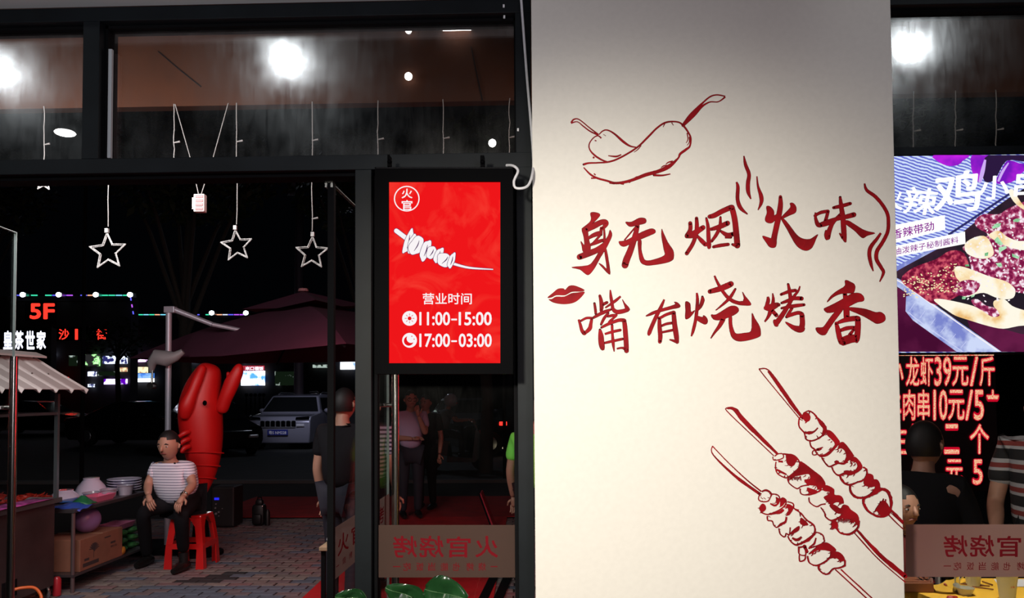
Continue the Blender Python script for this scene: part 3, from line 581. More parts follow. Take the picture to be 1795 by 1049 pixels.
# ================================================================ door leaves
def leaf(name,px_h,Yh,px_f,Yf,zt,edge_only=False):
    a=at(px_h,650,Yh); b=at(px_f,650,Yf); a.z=b.z=0; d=(b-a).normalized(); n=Vector((d.y,-d.x,0))
    r=struct(link(name,None)); r.location=a
    t=.010
    def slab(p0,p1,z0,z1,th): 
        return [p0-n*th/2+Vector((0,0,z0)),p1-n*th/2+Vector((0,0,z0)),p1+n*th/2+Vector((0,0,z0)),p0+n*th/2+Vector((0,0,z0)),
                p0-n*th/2+Vector((0,0,z1)),p1-n*th/2+Vector((0,0,z1)),p1+n*th/2+Vector((0,0,z1)),p0+n*th/2+Vector((0,0,z1))]
    pane=MB().hexa(slab(a,b-d*.004,.02,zt,t)).build('pane',GLASS,r)
    MB().hexa(slab(b-d*.004,b,.02,zt,t+.001)).hexa(slab(a,b,zt,zt+.003,t+.001)).build('pane_edge',GEDGE,r)
    MB().hexa(slab(a-d*.012,a+d*.012,.02,zt+.003,t+.012)).build('seal',BLACKM,r)
    MB().hexa(slab(a+d*.02,b-d*.02,0,.09,.04)).build('bottom_rail',STEEL,r)
    h=b-d*.10
    for s in (1,-1):
        c=h+n*s*.055
        MB().tube([c+Vector((0,0,.35)),c+Vector((0,0,1.80))],.017,18).build('door_handle',STEEL,r,smooth=True)
        for z in (1.57,.6): MB().tube([h+Vector((0,0,z)),c+Vector((0,0,z))],.009,12).lathe([(0,0),(.02,0),(.02,.012),(0,.012)],h+Vector((0,0,z-.006)),14).build('handle_bracket',STEEL,r,smooth=True)
    return r,a,b,d,n
d1,a1,b1,dd1,n1=leaf('door_1',-215,2.66,24,3.5,2.385)
d2,a2,b2,dd2,n2=leaf('door_2',581,2.66,680,3.6,2.36)
# frosted band on the right leaf, readable from outside so mirrored here
def leafp(u,z): return a2+(b2-a2)*u+n2*s2*.0065+Vector((0,0,z))
s2=1 if n2.dot(CAMP-a2)>0 else -1
FROST3=frosted('leaf_frosted_film',(.13,.085,.07),.84,.25)  # same film again, with a brighter light level in its colour
bb=MB().prism([leafp(.03,.975),leafp(.995,.975),leafp(.995,1.155),leafp(.03,1.155)],n2*s2*.0006).build('frosted_band',FROST3,d2)
T=[]
for s,u0,u1 in (('火',.155,.235),('官',.255,.34),('烧',.36,.45),('烤',.47,.56)): T+=type_in(s,u0*1000,-1118,u1*1000,-1045,.022)
T+=rect(145,-1016,165,-1013)
for s,c in zip('烧烤也能当饭吃',[.20,.25,.30,.35,.40,.45,.50]): T+=type_in(s,c*1000-12,-1028,c*1000+12,-1003,.01)
flat('lettering',[(T,INK)],lambda p:leafp((p.x*2.0-250)/1000,-p.y/1000),bb,nrm=n2*s2,off0=.0008)
# top pivot clip of the right leaf
cl=at(578,316,2.655); MB().box(cl+Vector((-.014,-.012,-.028)),cl+Vector((-.006,.012,.03))).box(cl+Vector((.006,-.012,-.028)),cl+Vector((.014,.012,.03))).box(cl+Vector((-.014,-.010,.0)),cl+Vector((.014,.012,.012))).tube([cl+Vector((0,-.012,-.008)),cl+Vector((0,.012,-.008))],.005).build('pivot_clip',STEEL,d2)
# ================================================================ canopy put in for the brown band mirrored in the panes
BRN=mat('brown_cladding',(.042,.0165,.0095),.8,noise=.12,nscale=2,spec=.04)
CY=4.2
cz0,cz1=at(450,184,CY).z,at(450,58,CY).z
cp=struct(link('canopy',None,None,Vector((0,3.4,cz0))))
box('fascia',(-5.2,CY,cz0),(4.6,CY+.07,cz1+.02),BRN,cp)
box('soffit_panel',(-5.2,2.70,cz1),(4.6,CY-.001,cz1+.04),mat('grey_soffit',(.035,.026,.024),.7),cp)
LAMPW=emit('lamp_white',(1,.97,.93),9)
def downlight(px,py,z,r,label):
    p=gr(px,py,z); t=thing('downlight',p,label,'lamp','canopy downlights')
    MB().lathe([(r*1.15,0),(r*1.15,-.008),(r,-.010),(r,-.001)],p,24).build('trim_ring',WHITEP,t,smooth=True)
    MB().lathe([(0,-.009),(r,-.009)],p,24).build('diffuser',LAMPW,t)
downlight(801,51,cz1,.078,'round white downlight put in the canopy soffit for a ceiling lamp mirrored in the wide pane')  # stands in for an inside ceiling lamp mirrored in the pane
for px,py,r,lb in ((716,134,.021,'small round white bulb on the brown fascia above the red screen'),(716,53,.018,'tiny white ball for a small flare, high on the fascia at the frame edge')):  # the second ball paints a small flare as a glowing globe
    p=at(px,py,CY-.03); t=thing('fascia_bulb_flare',p-Vector((0,0,r)),lb,'lamp'); MB().ball(p,r,16,10).build('globe',LAMPW,t,smooth=True); MB().tube([p,p+Vector((0,.035,0))],.012).build('socket',WHITEP,t)
# the diagonal cables pinned to the fascia
for pts,lb in ((((277,90),(312,120),(352,152)),'thin black cable slanting across the brown fascia in the wide pane'),(((826,82),(836,130),(846,176)),'thin black cable slanting down the fascia above the red screen')):
    MB().tube([at(a,b,CY-.006) for a,b in pts],.003,6).build('slack_cable',BLACKM,None,label=lb,cat='cable')
# ================================================================ star curtain lights
CLR=mat('clear_star_plastic',(.30,.29,.28),.25,coat=.5,noise=.6,nscale=60); WIREM=mat('clear_wire',(.22,.21,.20),.4)
def star(px,top,py_star,tilt,lab,seed,ry=31,w=31):
    Y=CY-.003; q=at(px,top,Y); q.z=cz0+.012; c=at(px,py_star or 300,Y); rr=(w/F)*Y
    t=thing('star_light_string',q,lab,'string light','star curtain lights under the canopy'); r=random.Random(seed)
    end=c+Vector((0,0,rr*1.28)) if py_star else at(px,300,Y)
    n=9; pts=[q+(end-q)*(k/n)+Vector((r.uniform(-.003,.003),0,0)) for k in range(n+1)]
    MB().tube(pts,.0026,6).build('wire',WIREM,t)
    side=1
    for k in range(1,int((q.z-end.z)/.22)+1):
        z=q.z-k*.22; 
        if z<end.z+.03: break
        p=Vector((q.x,Y,z)); MB().tube([p,p+Vector((side*.035,0,.006))],[.003,.0055],6).build('led_lead',WIREM,t); side=-side
    if py_star:
        def ringpts(R0): 
            return [c+Vector((math.sin(tilt+k*math.pi/5)*(R0 if k%2==0 else R0*.45),0,math.cos(tilt+k*math.pi/5)*(R0 if k%2==0 else R0*.45))) for k in range(10)]
        mb=MB()
        for R0,dy in ((rr,0),(rr*.86,.004)):
            P=ringpts(R0); 
            for k in range(10): mb.tube([P[k]+Vector((0,dy,0)),P[(k+1)%10]+Vector((0,dy,0))],.0030,6)
        P=ringpts(rr);Q=ringpts(rr*.82)
        for k in range(0,10): mb.tube([P[k],Q[k]],.003,5)
        mb.build('star_frame',CLR,t); e=ringpts(rr)[0]
        MB().box(e+Vector((-.009,-.008,-.004)),e+Vector((.009,.008,.02))).build('star_cap',CLR,t)
    return t
star(77,212,318,.05,'small star light half hidden behind the transom bar, nearest the left edge',1,w=18)
star(189,270,441,-.06,'clear plastic star light, leftmost of the three full stars',2,w=35)
star(305,205,306,.0,'small star light just showing its feet below the transom, left of the battery box',3,w=18)
star(415,200,431,-.1,'clear plastic star light, middle of the three full stars',4,w=30)
star(547,208,444,.03,'clear plastic star light, right one of the three full stars',5,w=31)
for i,(px,top,lb) in enumerate(((662,192,'wire of LEDs behind the wide pane above the door post'),(777,196,'wire of LEDs behind the wide pane above the red screen'),(893,194,'wire of LEDs beside the right jamb of the wide pane'),(1601,178,'wire of LEDs in the right transom pane, nearest the pillar'),(1675,178,'wire of LEDs in the middle of the right transom pane'),(1746,172,'wire of LEDs at the right end of the right transom pane'))):
    star(px,top,None,0,lb,20+i)
# battery box on two wires
Y=CY-.003; bb_=thing('battery_box',at(352,372,Y),'small translucent battery box hanging on two wires between the stars','battery box')
MB().tube([at(307,183,Y),at(333,275,Y),at(348,340,Y)],.0024,6).build('wire',WIREM,bb_); MB().tube([at(400,181,Y),at(374,275,Y),at(353,340,Y)],.0024,6).build('wire',WIREM,bb_)
m_=mat('milky_plastic',(.55,.45,.43),.4); x=MB(); c=at(351,357,Y); x.box(c+Vector((-.03,-.02,-.05)),c+Vector((.03,.02,.05)),.005); x.build('case',m_,bb_)
for k in range(4): MB().box(c+Vector((-.018,-.024,-.042+k*.023)),c+Vector((.024,-.019,-.026+k*.023))).build('battery',mat('pinkish_cell',(.35,.10,.10),.5),bb_)
MB().box(c+Vector((-.038,-.018,-.035)),c+Vector((-.029,.018,.03))).build('latch',m_,bb_)
# ================================================================ pavement
SUB=mat('joint_sand',(.006,.005,.005),.95)
pave=struct(link('pavement',None,None,Vector((0,6,0))))
box('bedding',(-12,2.68,-.05),(9,14.2,-.006),SUB,pave)
cols=[(.17,.145,.135),(.20,.165,.15),(.15,.12,.125),(.19,.12,.12),(.10,.12,.155),(.22,.19,.17)]
PM=[mat('paver_%s'%n,c,.75,noise=.22,nscale=18,bump=.15) for n,c in zip(('grey','sand','mauve','pink','blue','pale'),cols)]
PMD=mat('paver_black',(.03,.03,.032),.7)
bx,by=.205,.103
def paver_mesh(m):
    b=MB(); b.box((-bx/2+.006,-by/2+.006,-.03),(bx/2-.006,by/2-.006,0)); me=bpy.data.meshes.new('paver'); me.from_pydata(b.v,[],b.f); me.materials.append(m)
    bm=bmesh.new(); bm.from_mesh(me); bmesh.ops.bevel(bm,geom=[e for e in bm.edges if e.verts[0].co.z>-.001 and e.verts[1].co.z>-.001],offset=.004,segments=1,affect='EDGES'); bm.to_mesh(me); bm.free(); return me
PMESH=[paver_mesh(m) for m in PM+[PMD]]
cells=[]
j=0; y=5.55
while y<10.0:
    x=-5.4+(j%2)*bx/2
    while x<1.6:
        cells.append((x,y)); x+=bx
    y+=by; j+=1
def pick(x,y):
    u=R.random()
    if 5.9<y<6.5 and -3.4<x<-1.9 and u<.75: return 4 if u<.5 else 2
    if 6.6<y<7.0 and -3.1<x<-2.5 and u<.55: return 6
    if 7.1<y<9.5: return [2,3,2,0,3,4][int(u*5.99)]
    return [0,1,1,5,3,0,2,4][int(u*7.99)]
def seen(x,y):
    L=-3.84 if y<7.6 else -4.8
    return y>6.0 and ((L<x<-1.86) or (-.36<x<.05))
vis=sorted([c for c in cells if seen(*c)],key=lambda c:c[1]); near=set(vis[:298]); rest=MB()
for c in cells:
    dz=R.uniform(-.0035,.0025)
    if c in near:
        o=link('paver',PMESH[pick(*c)],pave,Vector((c[0],c[1]-6,dz))); o.rotation_euler=(R.uniform(-.01,.01),R.uniform(-.01,.01),R.uniform(-.012,.012))
    else:
        rest.k=pick(*c); rest.box((c[0]-bx/2+.006,c[1]-by/2+.006,-.03),(c[0]+bx/2-.006,c[1]+by/2-.006,dz))
rest.build('far_paver_course',PM+[PMD],pave,kind='stuff')
CARP=mat('red_carpet',(.42,.004,.008),.9,noise=.18,nscale=6,bump=.2)
center(MB().prism([(-1.80,2.72,.003),(-.30,2.72,.003),(-.36,10.1,.003),(-1.90,10.1,.003)],(0,0,.008)).build('red_carpet',CARP,None,label='long red carpet running straight out from the doorway',cat='carpet'))
center(MB().prism([(-4.4,10.1,.003),(2.5,10.1,.003),(2.5,12.1,.003),(-4.4,12.1,.003)],(0,0,.008)).build('red_carpet',mat('red_carpet_dark',(.30,.004,.006),.9,noise=.2,nscale=5),None,label='red carpet strip lying crosswise along the kerb behind the speaker',cat='carpet'))
struct(box('road',(-60,14.2,-.10),(60,90,-.02),mat('asphalt',(.030,.032,.030),.8,noise=.2,nscale=3,bump=.1)))
struct(box('kerb',(-30,14.0,-.06),(30,14.2,.05),mat('kerb_stone',(.10,.10,.10),.8)))
# ================================================================ food cart
_before=set(COL.objects)
ST2=mat('cart_steel',(.13,.095,.09),.38,.75,noise=.25,nscale=3)
ct=thing('food_cart',(-4.3,5.4,0),'dark steel food cart with a white corrugated roof at the left edge','cart')
box('body',(-4.9,4.75,.10),(-3.66,6.13,.76),ST2,ct,.006)
box('counter',(-4.95,4.7,.76),(-3.63,6.18,.80),mat('counter_steel',(.2,.19,.19),.3,.8),ct,.004)
for (x,y) in ((-3.69,6.1),(-4.85,6.1),(-3.69,4.8),(-4.85,4.8)): MB().tube([(x,y,.10),(x,y,.05)],.012,8).ball((x,y,.045),(.022,.016,.045)).build('caster',STEEL,ct)
POST=mat('bluish_steel',(.16,.21,.22),.35,.7)
for (x,y) in ((-3.66,6.14),(-4.86,6.14),(-4.86,4.8)):
    box('post',(x-.014,y-.014,.8),(x+.014,y+.014,1.64),POST,ct)
box('rail',(-3.672,4.8,1.47),(-3.648,6.14,1.49),POST,ct); box('rail',(-4.86,6.13,1.47),(-3.66,6.15,1.49),POST,ct)
WR=mat('white_corrugated_sheet',(.50,.46,.44),.5)
rf=MB(); nx=9; N=28
def roofside(s):
    vs=[];fs=[]; 
    for i in range(N*4+1):
        y=4.6+i*(6.22-4.6)/(N*4); ph=(y-6.22)/.20; tt=ph-math.floor(ph); h=.020 if tt<.72 else .020-.034*(1-abs((tt-.86)/.14))
        for (x,z) in ((-3.45,1.655),(-3.70,1.80),(-3.90,1.925)): vs.append(((x if s>0 else -7.8-x),y,z+h))
    for i in range(N*4):
        for k in range(2): a=i*3+k; fs.append((a,a+1,a+4,a+3))
    rf.add(vs,fs)
roofside(1); roofside(-1); ro=rf.build('roof',WR,ct); so=ro.modifiers.new('t','SOLIDIFY'); so.thickness=.004
MB().prism([(-3.99,4.6,1.93),(-3.87,4.6,1.955),(-3.81,4.6,1.935),(-3.81,4.6,1.95),(-3.90,4.6,1.985),(-3.99,4.6,1.945)],(0,1.63,0)).build('ridge_cap',WR,ct)
for y in (5.62,5.82,6.02): MB().ball((-3.66,y,1.80),.006,8,6).build('roof_screw',mat('rusty_screw',(.08,.05,.04),.6),ct)
box('socket_recess',(-3.665,5.52,.14),(-3.655,5.68,.26),BLACKM,ct)
MB().tube([(-3.655,5.60,.20),(-3.62,5.60,.20)],.010,10).build('gas_valve',mat('brass',(.5,.33,.10),.3,.9),ct)
H0=[(-3.644,5.60,.20),(-3.62,5.60,.20),(-3.58,5.63,.205),(-3.52,5.68,.19),(-3.47,5.68,.12),(-3.45,5.60,.05),(-3.46,5.45,.015),(-3.5,5.2,.015)]
P=[Vector(p) for p in H0]; P=[P[0]]+P+[P[-1]]; hp=[]
for i in range(1,len(P)-2):
    for k in range(5):
        a,b,c,d=P[i-1:i+3]; t=k/5; hp.append(.5*((2*b)+(c-a)*t+(2*a-5*b+4*c-d)*t*t+(3*b-a-3*c+d)*t**3))
MB().tube(hp,.011,8).build('gas_hose',mat('orange_rubber',(.75,.14,.02),.45),None,smooth=True,label='bright orange gas hose curling out of the food cart',cat='hose')
# crayfish heaps (nobody can count them)
CRAY=mat('boiled_crayfish_red',(.30,.022,.012),.3,noise=.5,nscale=40,coat=.4)
def heap(x0,x1,y0,y1,z,h,n,lb):
    b=MB()
    for i in range(n):
        u,v=R.random(),R.random(); x=x0+u*(x1-x0);y=y0+v*(y1-y0); hh=h*4*u*(1-u)*min(1,4*v*(1-v)+.3); c=Vector((x,y,z+hh*R.uniform(.55,1)+.012)); a=R.uniform(0,6.28)
        d=Vector((math.cos(a),math.sin(a),R.uniform(-.3,.4)))*.032
        b.tube([c-d,c-d*.3,c+d*.4,c+d],[.006,.014,.011,.004],5); b.tube([c+d,c+d*1.6+Vector((0,0,.012))],[.005,.002],4)
    o=b.build('crayfish_heap',CRAY,None,label=lb,cat='seafood',kind='stuff'); return o
heap(-4.85,-3.80,4.95,6.05,.80,.10,420,'heap of boiled red crayfish on the food cart counter')
def shift(dx):
    for o in set(COL.objects)-_before:
        if o.parent is None and not o.get('_s'): o.location.x+=dx; o['_s']=1
shift(-.21)
# ---- side table behind the cart
tb=thing('side_table',(-3.95,6.85,0),'low dark steel work table with a lower shelf between the food cart and the man','table')
tx0,tx1,ty0,ty1=-4.35,-3.60,6.26,7.46
box('table_top',(tx0,ty0,.655),(tx1,ty1,.685),mat('table_steel',(.10,.09,.095),.35,.6),tb,.003)
box('lower_shelf',(tx0,ty0,.130),(tx1,ty1,.150),mat('table_steel',(.1,.09,.09)),tb)
for x in (tx0+.02,tx1-.02):
    for y in (ty0+.02,ty1-.02): MB().tube([(x,y,0),(x,y,.655)],.016,10).build('leg',mat('table_leg_steel',(.22,.17,.17),.35,.7),tb)
def one(name,lb,ct_,b,m,smooth=False,group=None):
    o=b.build(name,m,None,smooth=smooth,label=lb,cat=ct_,group=group); return center(o)
TZ=.686
heap(-4.3,-3.95,6.3,6.62,.70,.07,130,'smaller heap of boiled crayfish on the work table beside the bowls')
PORC=mat('white_porcelain',(.72,.68,.85),.15,coat=.5); CLP=mat('clear_plastic_tub',(.40,.38,.46),.12,coat=.6)
def bowlm(c,r,h,foot=.45,up=False):
    pr_=[(0,0),(r*foot,0),(r*foot,h*.12),(r*.75,h*.45),(r,h),(r*.96,h),(r*.7,h*.5),(r*.4,h*.2),(0,h*.16)]
    if up: pr_=[(a,h-b) for a,b in pr_]
    return MB().lathe(pr_,c,28)
def onT(px,py,z=TZ):
    p=gr(px,py,z); return p
p=Vector((-3.98,7.15,TZ))
one('serving_bowl','big white bowl turned upside down, tallest on the work table','bowl',bowlm(p,.155,.165,up=True),PORC,True)
p=Vector((-4.02,6.80,TZ)); one('serving_bowl','white bowl left of the overturned big bowl','bowl',bowlm(p,.145,.095,.5,up=True),PORC,True)
p=Vector((-3.78,7.36,TZ)); pl_=MB().lathe([(0,0),(.10,0),(.16,.025),(.157,.03),(.09,.008),(0,.008)],p,28)
for k in range(5): one('stacked_plate','white plate in the stack right of the big bowl, %s'%('lowest','second from below','in the middle','second from the top','topmost')[k],'plate',MB().lathe([(0,0),(.09,0),(.155,.026),(.153,.032),(.09,.01),(0,.01)],p+Vector((-.03,.06,.024*k)),26),PORC,True,'stacked white plates')
for i,(x,y,h,lb) in enumerate(((-3.74,7.02,.07,'clear plastic tub in front of the white plates'),(-3.68,7.20,.085,'clear plastic tub at the table edge nearest the man'),(-3.86,6.95,.05,'low clear plastic tub beside the big white bowl'))):
    one('plastic_tub',lb,'container',MB().lathe([(0,0),(.055,0),(.065,h),(.072,h),(.072,h+.006),(.062,h+.006),(.05,.006),(0,.006)],(x,y,TZ),20,sc=(1,1.3)),CLP,True,'clear plastic tubs')
def tray(c,lx,ly,h,m,name,lb,rot=0):
    b=MB(); c=Vector(c); f=.82; t=.006
    o=[(-lx*f,-ly*f,0),(lx*f,-ly*f,0),(lx*f,ly*f,0),(-lx*f,ly*f,0),(-lx,-ly,h),(lx,-ly,h),(lx,ly,h),(-lx,ly,h)]
    i=[(x*.94,y*.94,z+(t if z==0 else 0)) for x,y,z in o]
    cr,sr=math.cos(rot),math.sin(rot); V=[c+Vector((x*cr-y*sr,x*sr+y*cr,z)) for x,y,z in o+i]
    b.add(V,[(3,2,1,0),(0,1,5,4),(1,2,6,5),(2,3,7,6),(3,0,4,7),(8,9,10,11),(8,12,13,9),(9,13,14,10),(10,14,15,11),(11,15,12,8),(4,5,13,12),(5,6,14,13),(6,7,15,14),(7,4,12,15)])
    return one(name,lb,'tray',b,m)
PINK=mat('pink_plastic',(.70,.17,.30),.4); 
tray((-3.72,6.80,TZ),.085,.16,.05,PINK,'pink_tray','pink plastic tray on the work table edge')
tray((-3.75,7.19,.372),.10,.15,.05,mat('dusty_pink_plastic',(.42,.13,.24),.45),'pink_tray','pink plastic tray on the green packages on the lower shelf')
BLUEB=mat('blue_film',(.03,.08,.42),.35); GRNB=mat('green_film',(.02,.16,.06),.4)
def sheet(name,lb,pts,m,h=.02,amp=.012):
    b=MB(); P=[Vector(p) for p in pts]; n=7; V=[]
    for i in range(n+1):
        for j in range(n+1):
            u,v=i/n,j/n; p=(P[0]*(1-u)+P[1]*u)*(1-v)+(P[3]*(1-u)+P[2]*u)*v; V.append(p+Vector((0,0,h*(1-abs(2*u-1))*(1-abs(2*v-1))*2+R.uniform(0,amp))))
    b.add(V,[(i*(n+1)+j,(i+1)*(n+1)+j,(i+1)*(n+1)+j+1,i*(n+1)+j+1) for i in range(n) for j in range(n)])
    o=one(name,lb,'bag',b,m,True); s=o.modifiers.new('t','SOLIDIFY'); s.thickness=.003; return o
sheet('blue_bag','crumpled blue plastic bag hanging over the near corner of the work table',[(-3.86,6.27,.69),(-3.58,6.30,.66),(-3.57,6.50,.685),(-3.8,6.55,.69)],BLUEB,.02,.02)
sheet('blue_sheet','flat blue plastic sheet behind the pink tray',[(-4.05,6.55,.70),(-3.80,6.60,.70),(-3.80,6.95,.70),(-4.0,6.95,.70)],mat('blue_plastic',(.04,.14,.45),.3),.01,.004)
sheet('green_leaf_bag','bag of green vegetables between the blue bag and pink tray',[(-3.78,6.45,.69),(-3.60,6.47,.69),(-3.61,6.62,.69),(-3.78,6.62,.69)],GRNB,.04,.02)
sheet('comic_cloth','bright printed plastic cloth on the food cart counter edge',[(-3.88,5.3,.802),(-3.64,5.3,.802),(-3.64,6.05,.802),(-3.8,6.05,.802)],mat('printed_film',(.30,.05,.22),.4,noise=.9,nscale=14),.01,.006)
# carton with print
crt=thing('cardboard_carton',(-3.72,6.72,.151),'brown cardboard carton with a dark plant print on the lower shelf','box')
CARD=mat('brown_cardboard',(.24,.095,.055),.85,noise=.08,nscale=10)
box('carton_body',(-4.0,6.36,.151),(-3.606,7.02,.415),CARD,crt,.003)
PRN=mat('dark_print',(.05,.03,.03),.8); cfx=lambda p:Vector((-3.606,6.36+p.x/100*.66,.151+p.y/100*.264))
T=rect(6,10,42,22)+rect(9,28,20,36)+rect(55,80,70,84)+rect(70,55,82,62)+ribbon([(30,30,1),(31,75,1.2)])
for k in range(9): a=math.pi*(.05+k*.112); T+=ribbon([(31,50+3*(k%3),1.2),(31+9*math.cos(a),58+20*math.sin(a)*.9,3),(31+12*math.cos(a),56+22*math.sin(a),.6)])
flat('carton_print',[(T,PRN)],cfx,crt,nrm=Vector((1,0,0)),off0=.0004)
T=type_in('鲜品',700,-420,860,-340,.01); flat('carton_lettering',[(T,PRN)],lambda p:Vector((-3.606,6.36+p.x/1000*.66,.151-p.y/1000*.264+.02)),crt,nrm=Vector((1,0,0)),off0=.0004)
box('carton_flap_seam',(-4.0,6.68,.4150),(-3.606,6.70,.4165),mat('parcel_tape',(.45,.28,.15),.3),crt)
one('tied_plastic_bag','round lilac plastic bag full of something, on top of the cardboard carton','bag',MB().ball((-3.76,6.72,.525),(.10,.14,.11),20,14).tube([(-3.76,6.70,.62),(-3.76,6.68,.65),(-3.74,6.66,.66)],[.02,.008,.02],8),mat('lilac_film',(.30,.16,.36),.3),True)
for k,(y,z) in enumerate(((7.14,.151),(7.14,.225),(7.14,.298),(7.36,.151),(7.36,.225),(7.36,.298))):
    b=MB(); b.ball((-3.74,y,z+.036),(.11,.105,.036),16,8); one('green_package',('near','far')[k//3]+' stack of green food packages on the lower shelf, '+('lowest','middle','topmost')[k%3],'package',b,mat('green_packet',(.03,.12,.035),.35,noise=.7,nscale=25),True,'green food packages')
one('orange_sachet','small yellow and orange sachet leaning between the carton and the green packages','package',MB().ball((-3.62,7.045,.19),(.02,.05,.04),12,8),mat('orange_sachet',(.45,.20,.03),.35),True)
one('spray_can','red and white can on the ground under the near end of the work table','can',MB().lathe([(0,0),(.03,0),(.032,.01),(.032,.13),(.02,.15),(0,.155)],(-3.70,6.20,.0),16),mat('can_red',(.4,.02,.03),.3),True)
shift(-.19)
for o in set(COL.objects)-_before:
    if '_s' in o: del o['_s']
# ================================================================ red plastic stool
stl=thing('plastic_stool',(at(338,900,7.3).x,7.3,0),'bright red plastic stool under the seated man','stool')
sx_,sy_=at(338,900,7.3).x,7.3; tz=.49; w0,w1=.142,.188; ww=.075
box('seat',(sx_-w0,sy_-w0,tz-.03),(sx_+w0,sy_+w0,tz),RED,stl,.012)
for (i,j) in ((-1,-1),(1,-1),(1,1),(-1,1)):
    def cor(wd,z,t): # L-shaped leg cross-section
        x,y=sx_+i*wd,sy_+j*wd; return [Vector((x,y,z)),Vector((x-i*t,y,z)),Vector((x-i*t,y-j*.012,z)),Vector((x-i*.012,y-j*.012,z)),Vector((x-i*.012,y-j*t,z)),Vector((x,y-j*t,z))]
    A0,A1,A2,A3=cor(w0,tz-.025,.11),cor(w0+.012,tz-.10,.065),cor(w0+.035,.20,.06),cor(w1,.0,.075)
    b=MB(); b.add(A0+A1+A2+A3,[(r*6+k,r*6+(k+1)%6,(r+1)*6+(k+1)%6,(r+1)*6+k) for r in range(3) for k in range(6)]+[(0,1,2,3,4,5),(23,22,21,20,19,18)]); b.build('leg',RED,stl)
for k in range(4):
    a=math.pi/2*k; c_,s_=round(math.cos(a)),round(math.sin(a)); wd=w0+.034; n_=Vector((c_,s_,0)); t_=Vector((-s_,c_,0)); o_=Vector((sx_,sy_,0))+n_*wd
    pts=[o_-t_*(wd-.02)+Vector((0,0,.15)),o_-t_*(wd-.05)+Vector((0,0,.185)),o_+t_*(wd-.05)+Vector((0,0,.185)),o_+t_*(wd-.02)+Vector((0,0,.15)),o_+t_*(wd-.02)+Vector((0,0,.235)),o_-t_*(wd-.02)+Vector((0,0,.235))]
    MB().prism(pts,-n_*.01).build('stretcher',RED,stl)
# ================================================================ people
CLOTHB=mat('black_cloth',(.007,.007,.009),.85,spec=.2); SHOE=mat('black_shoe',(.006,.006,.006),.4)
def head(body_extra,c,r,f,u,w_,jaw=1.0):
    """adds a shaped head (skull, jaw, nose, ears) to a list of mesh builders"""
    b=MB(); n,m=20,14
    for j in range(m+1):
        t=math.pi*j/m; 
        for k in range(n):
            a=2*math.pi*k/n; x,y,z=math.sin(t)*math.cos(a),math.sin(t)*math.sin(a),math.cos(t)
            wx=.80*(1-(.16 if z<0 else 0)*min(1,-z*1.6)*(1/jaw)); wy=.95+(.05 if y>0 else 0)-.10*max(0,-z); wz=1.18
            fx_=y*wy
            if y>0 and -.25<z<.05 and abs(x)<.22: fx_+=.05
            b.v.append(c+(u*(x*wx)+f*fx_+w_*(z*wz))*r)
    b.f+=[(j*n+k,(j+1)*n+k,(j+1)*n+(k+1)%n,j*n+(k+1)%n) for j in range(m) for k in range(n)]
    no=c+f*r*.93-w_*r*.12
    b.tube([no+w_*r*.30,no+w_*r*.05+f*r*.12,no-w_*r*.10+f*r*.20,no-w_*r*.16+f*r*.02],[r*.07,r*.11,r*.15,r*.08],8)
    for s in (1,-1):
        e=c+u*s*r*.80-w_*r*.05; b.tube([e+w_*r*.20-f*r*.05,e+u*s*r*.10+w_*r*.08-f*r*.06,e+u*s*r*.07-w_*r*.10,e-w_*r*.20],[r*.05,r*.09,r*.09,r*.05],7)
    body_extra.append(b); return b
def face(parent,c,r,f,u,w_,hairm=HAIR,long=False,glasses=False,frown=False):
    h=MB(); n,m=24,14
    for j in range(m+1):
        t=math.pi*j/m
        for k in range(n):
            a=2*math.pi*k/n; x,y,z=math.sin(t)*math.cos(a),math.sin(t)*math.sin(a),math.cos(t); h.v.append(c+(u*x*.855+f*y*1.0+w_*z*1.25)*r*1.0-f*r*.035)
    for j in range(m):
        for k in range(n):
            tc=math.pi*(j+.5)/m; ac=2*math.pi*(k+.5)/n; y=math.sin(tc)*math.sin(ac); z=math.cos(tc)
            lim=(.50+.0*x) if y>.45 else (.50-(.45-y)*1.1 if y>-.1 else (-.42 if not long else -.9))
            if z>lim: h.f.append((j*n+k,(j+1)*n+k,(j+1)*n+(k+1)%n,j*n+(k+1)%n))
    h.build('hair',hairm,parent,smooth=True)
    EYE=mat('dark_eye',(.01,.008,.008),.2); EW=mat('eye_white',(.45,.40,.38),.3)
    for s in (1,-1):
        p=c+f*r*.86+u*s*r*.32+w_*r*.02
        q_=MB(); q_.v=[]; 
        e=MB().ball((0,0,0),1,12,8); e.v=[p+(u*v.x*.14+f*v.y*.06+w_*v.z*.055)*r for v in e.v]; eo=e.build('eye',EW,parent,smooth=True)
        e=MB().ball((0,0,0),1,10,6); e.v=[p+f*r*.04+(u*v.x*.06+f*v.y*.03+w_*v.z*.055)*r for v in e.v]; e.build('iris',EYE,eo,smooth=True)
        MB().tube([p+(u*(-s)*.16+w_*.17+f*.05)*r,p+(w_*.24+f*.07)*r,p+(u*s*.18+w_*.18-f*.0)*r],[r*.035,r*.045,r*.02],6).build('eyebrow',hairm,parent,smooth=True)
    mo=c+f*r*.84-w_*r*.52; MB().tube([mo-u*r*.26-w_*r*.04,mo-u*r*.1+f*r*.06,mo+u*r*.1+f*r*.06,mo+u*r*.26-w_*r*.04],[r*.02,r*.055,r*.055,r*.02],6).build('mouth',mat('lips_skin',(.25,.07,.06),.5),parent,smooth=True)
    if glasses:
        for s in (1,-1):
            p=c+f*r*1.0+u*s*r*.34; MB().tube([p+(u*math.cos(a)*.25+w_*math.sin(a)*.2)*r for a in [k*math.pi/6 for k in range(12)]],r*.03,5,closed=True).build('glasses_rim',BLACK,parent)
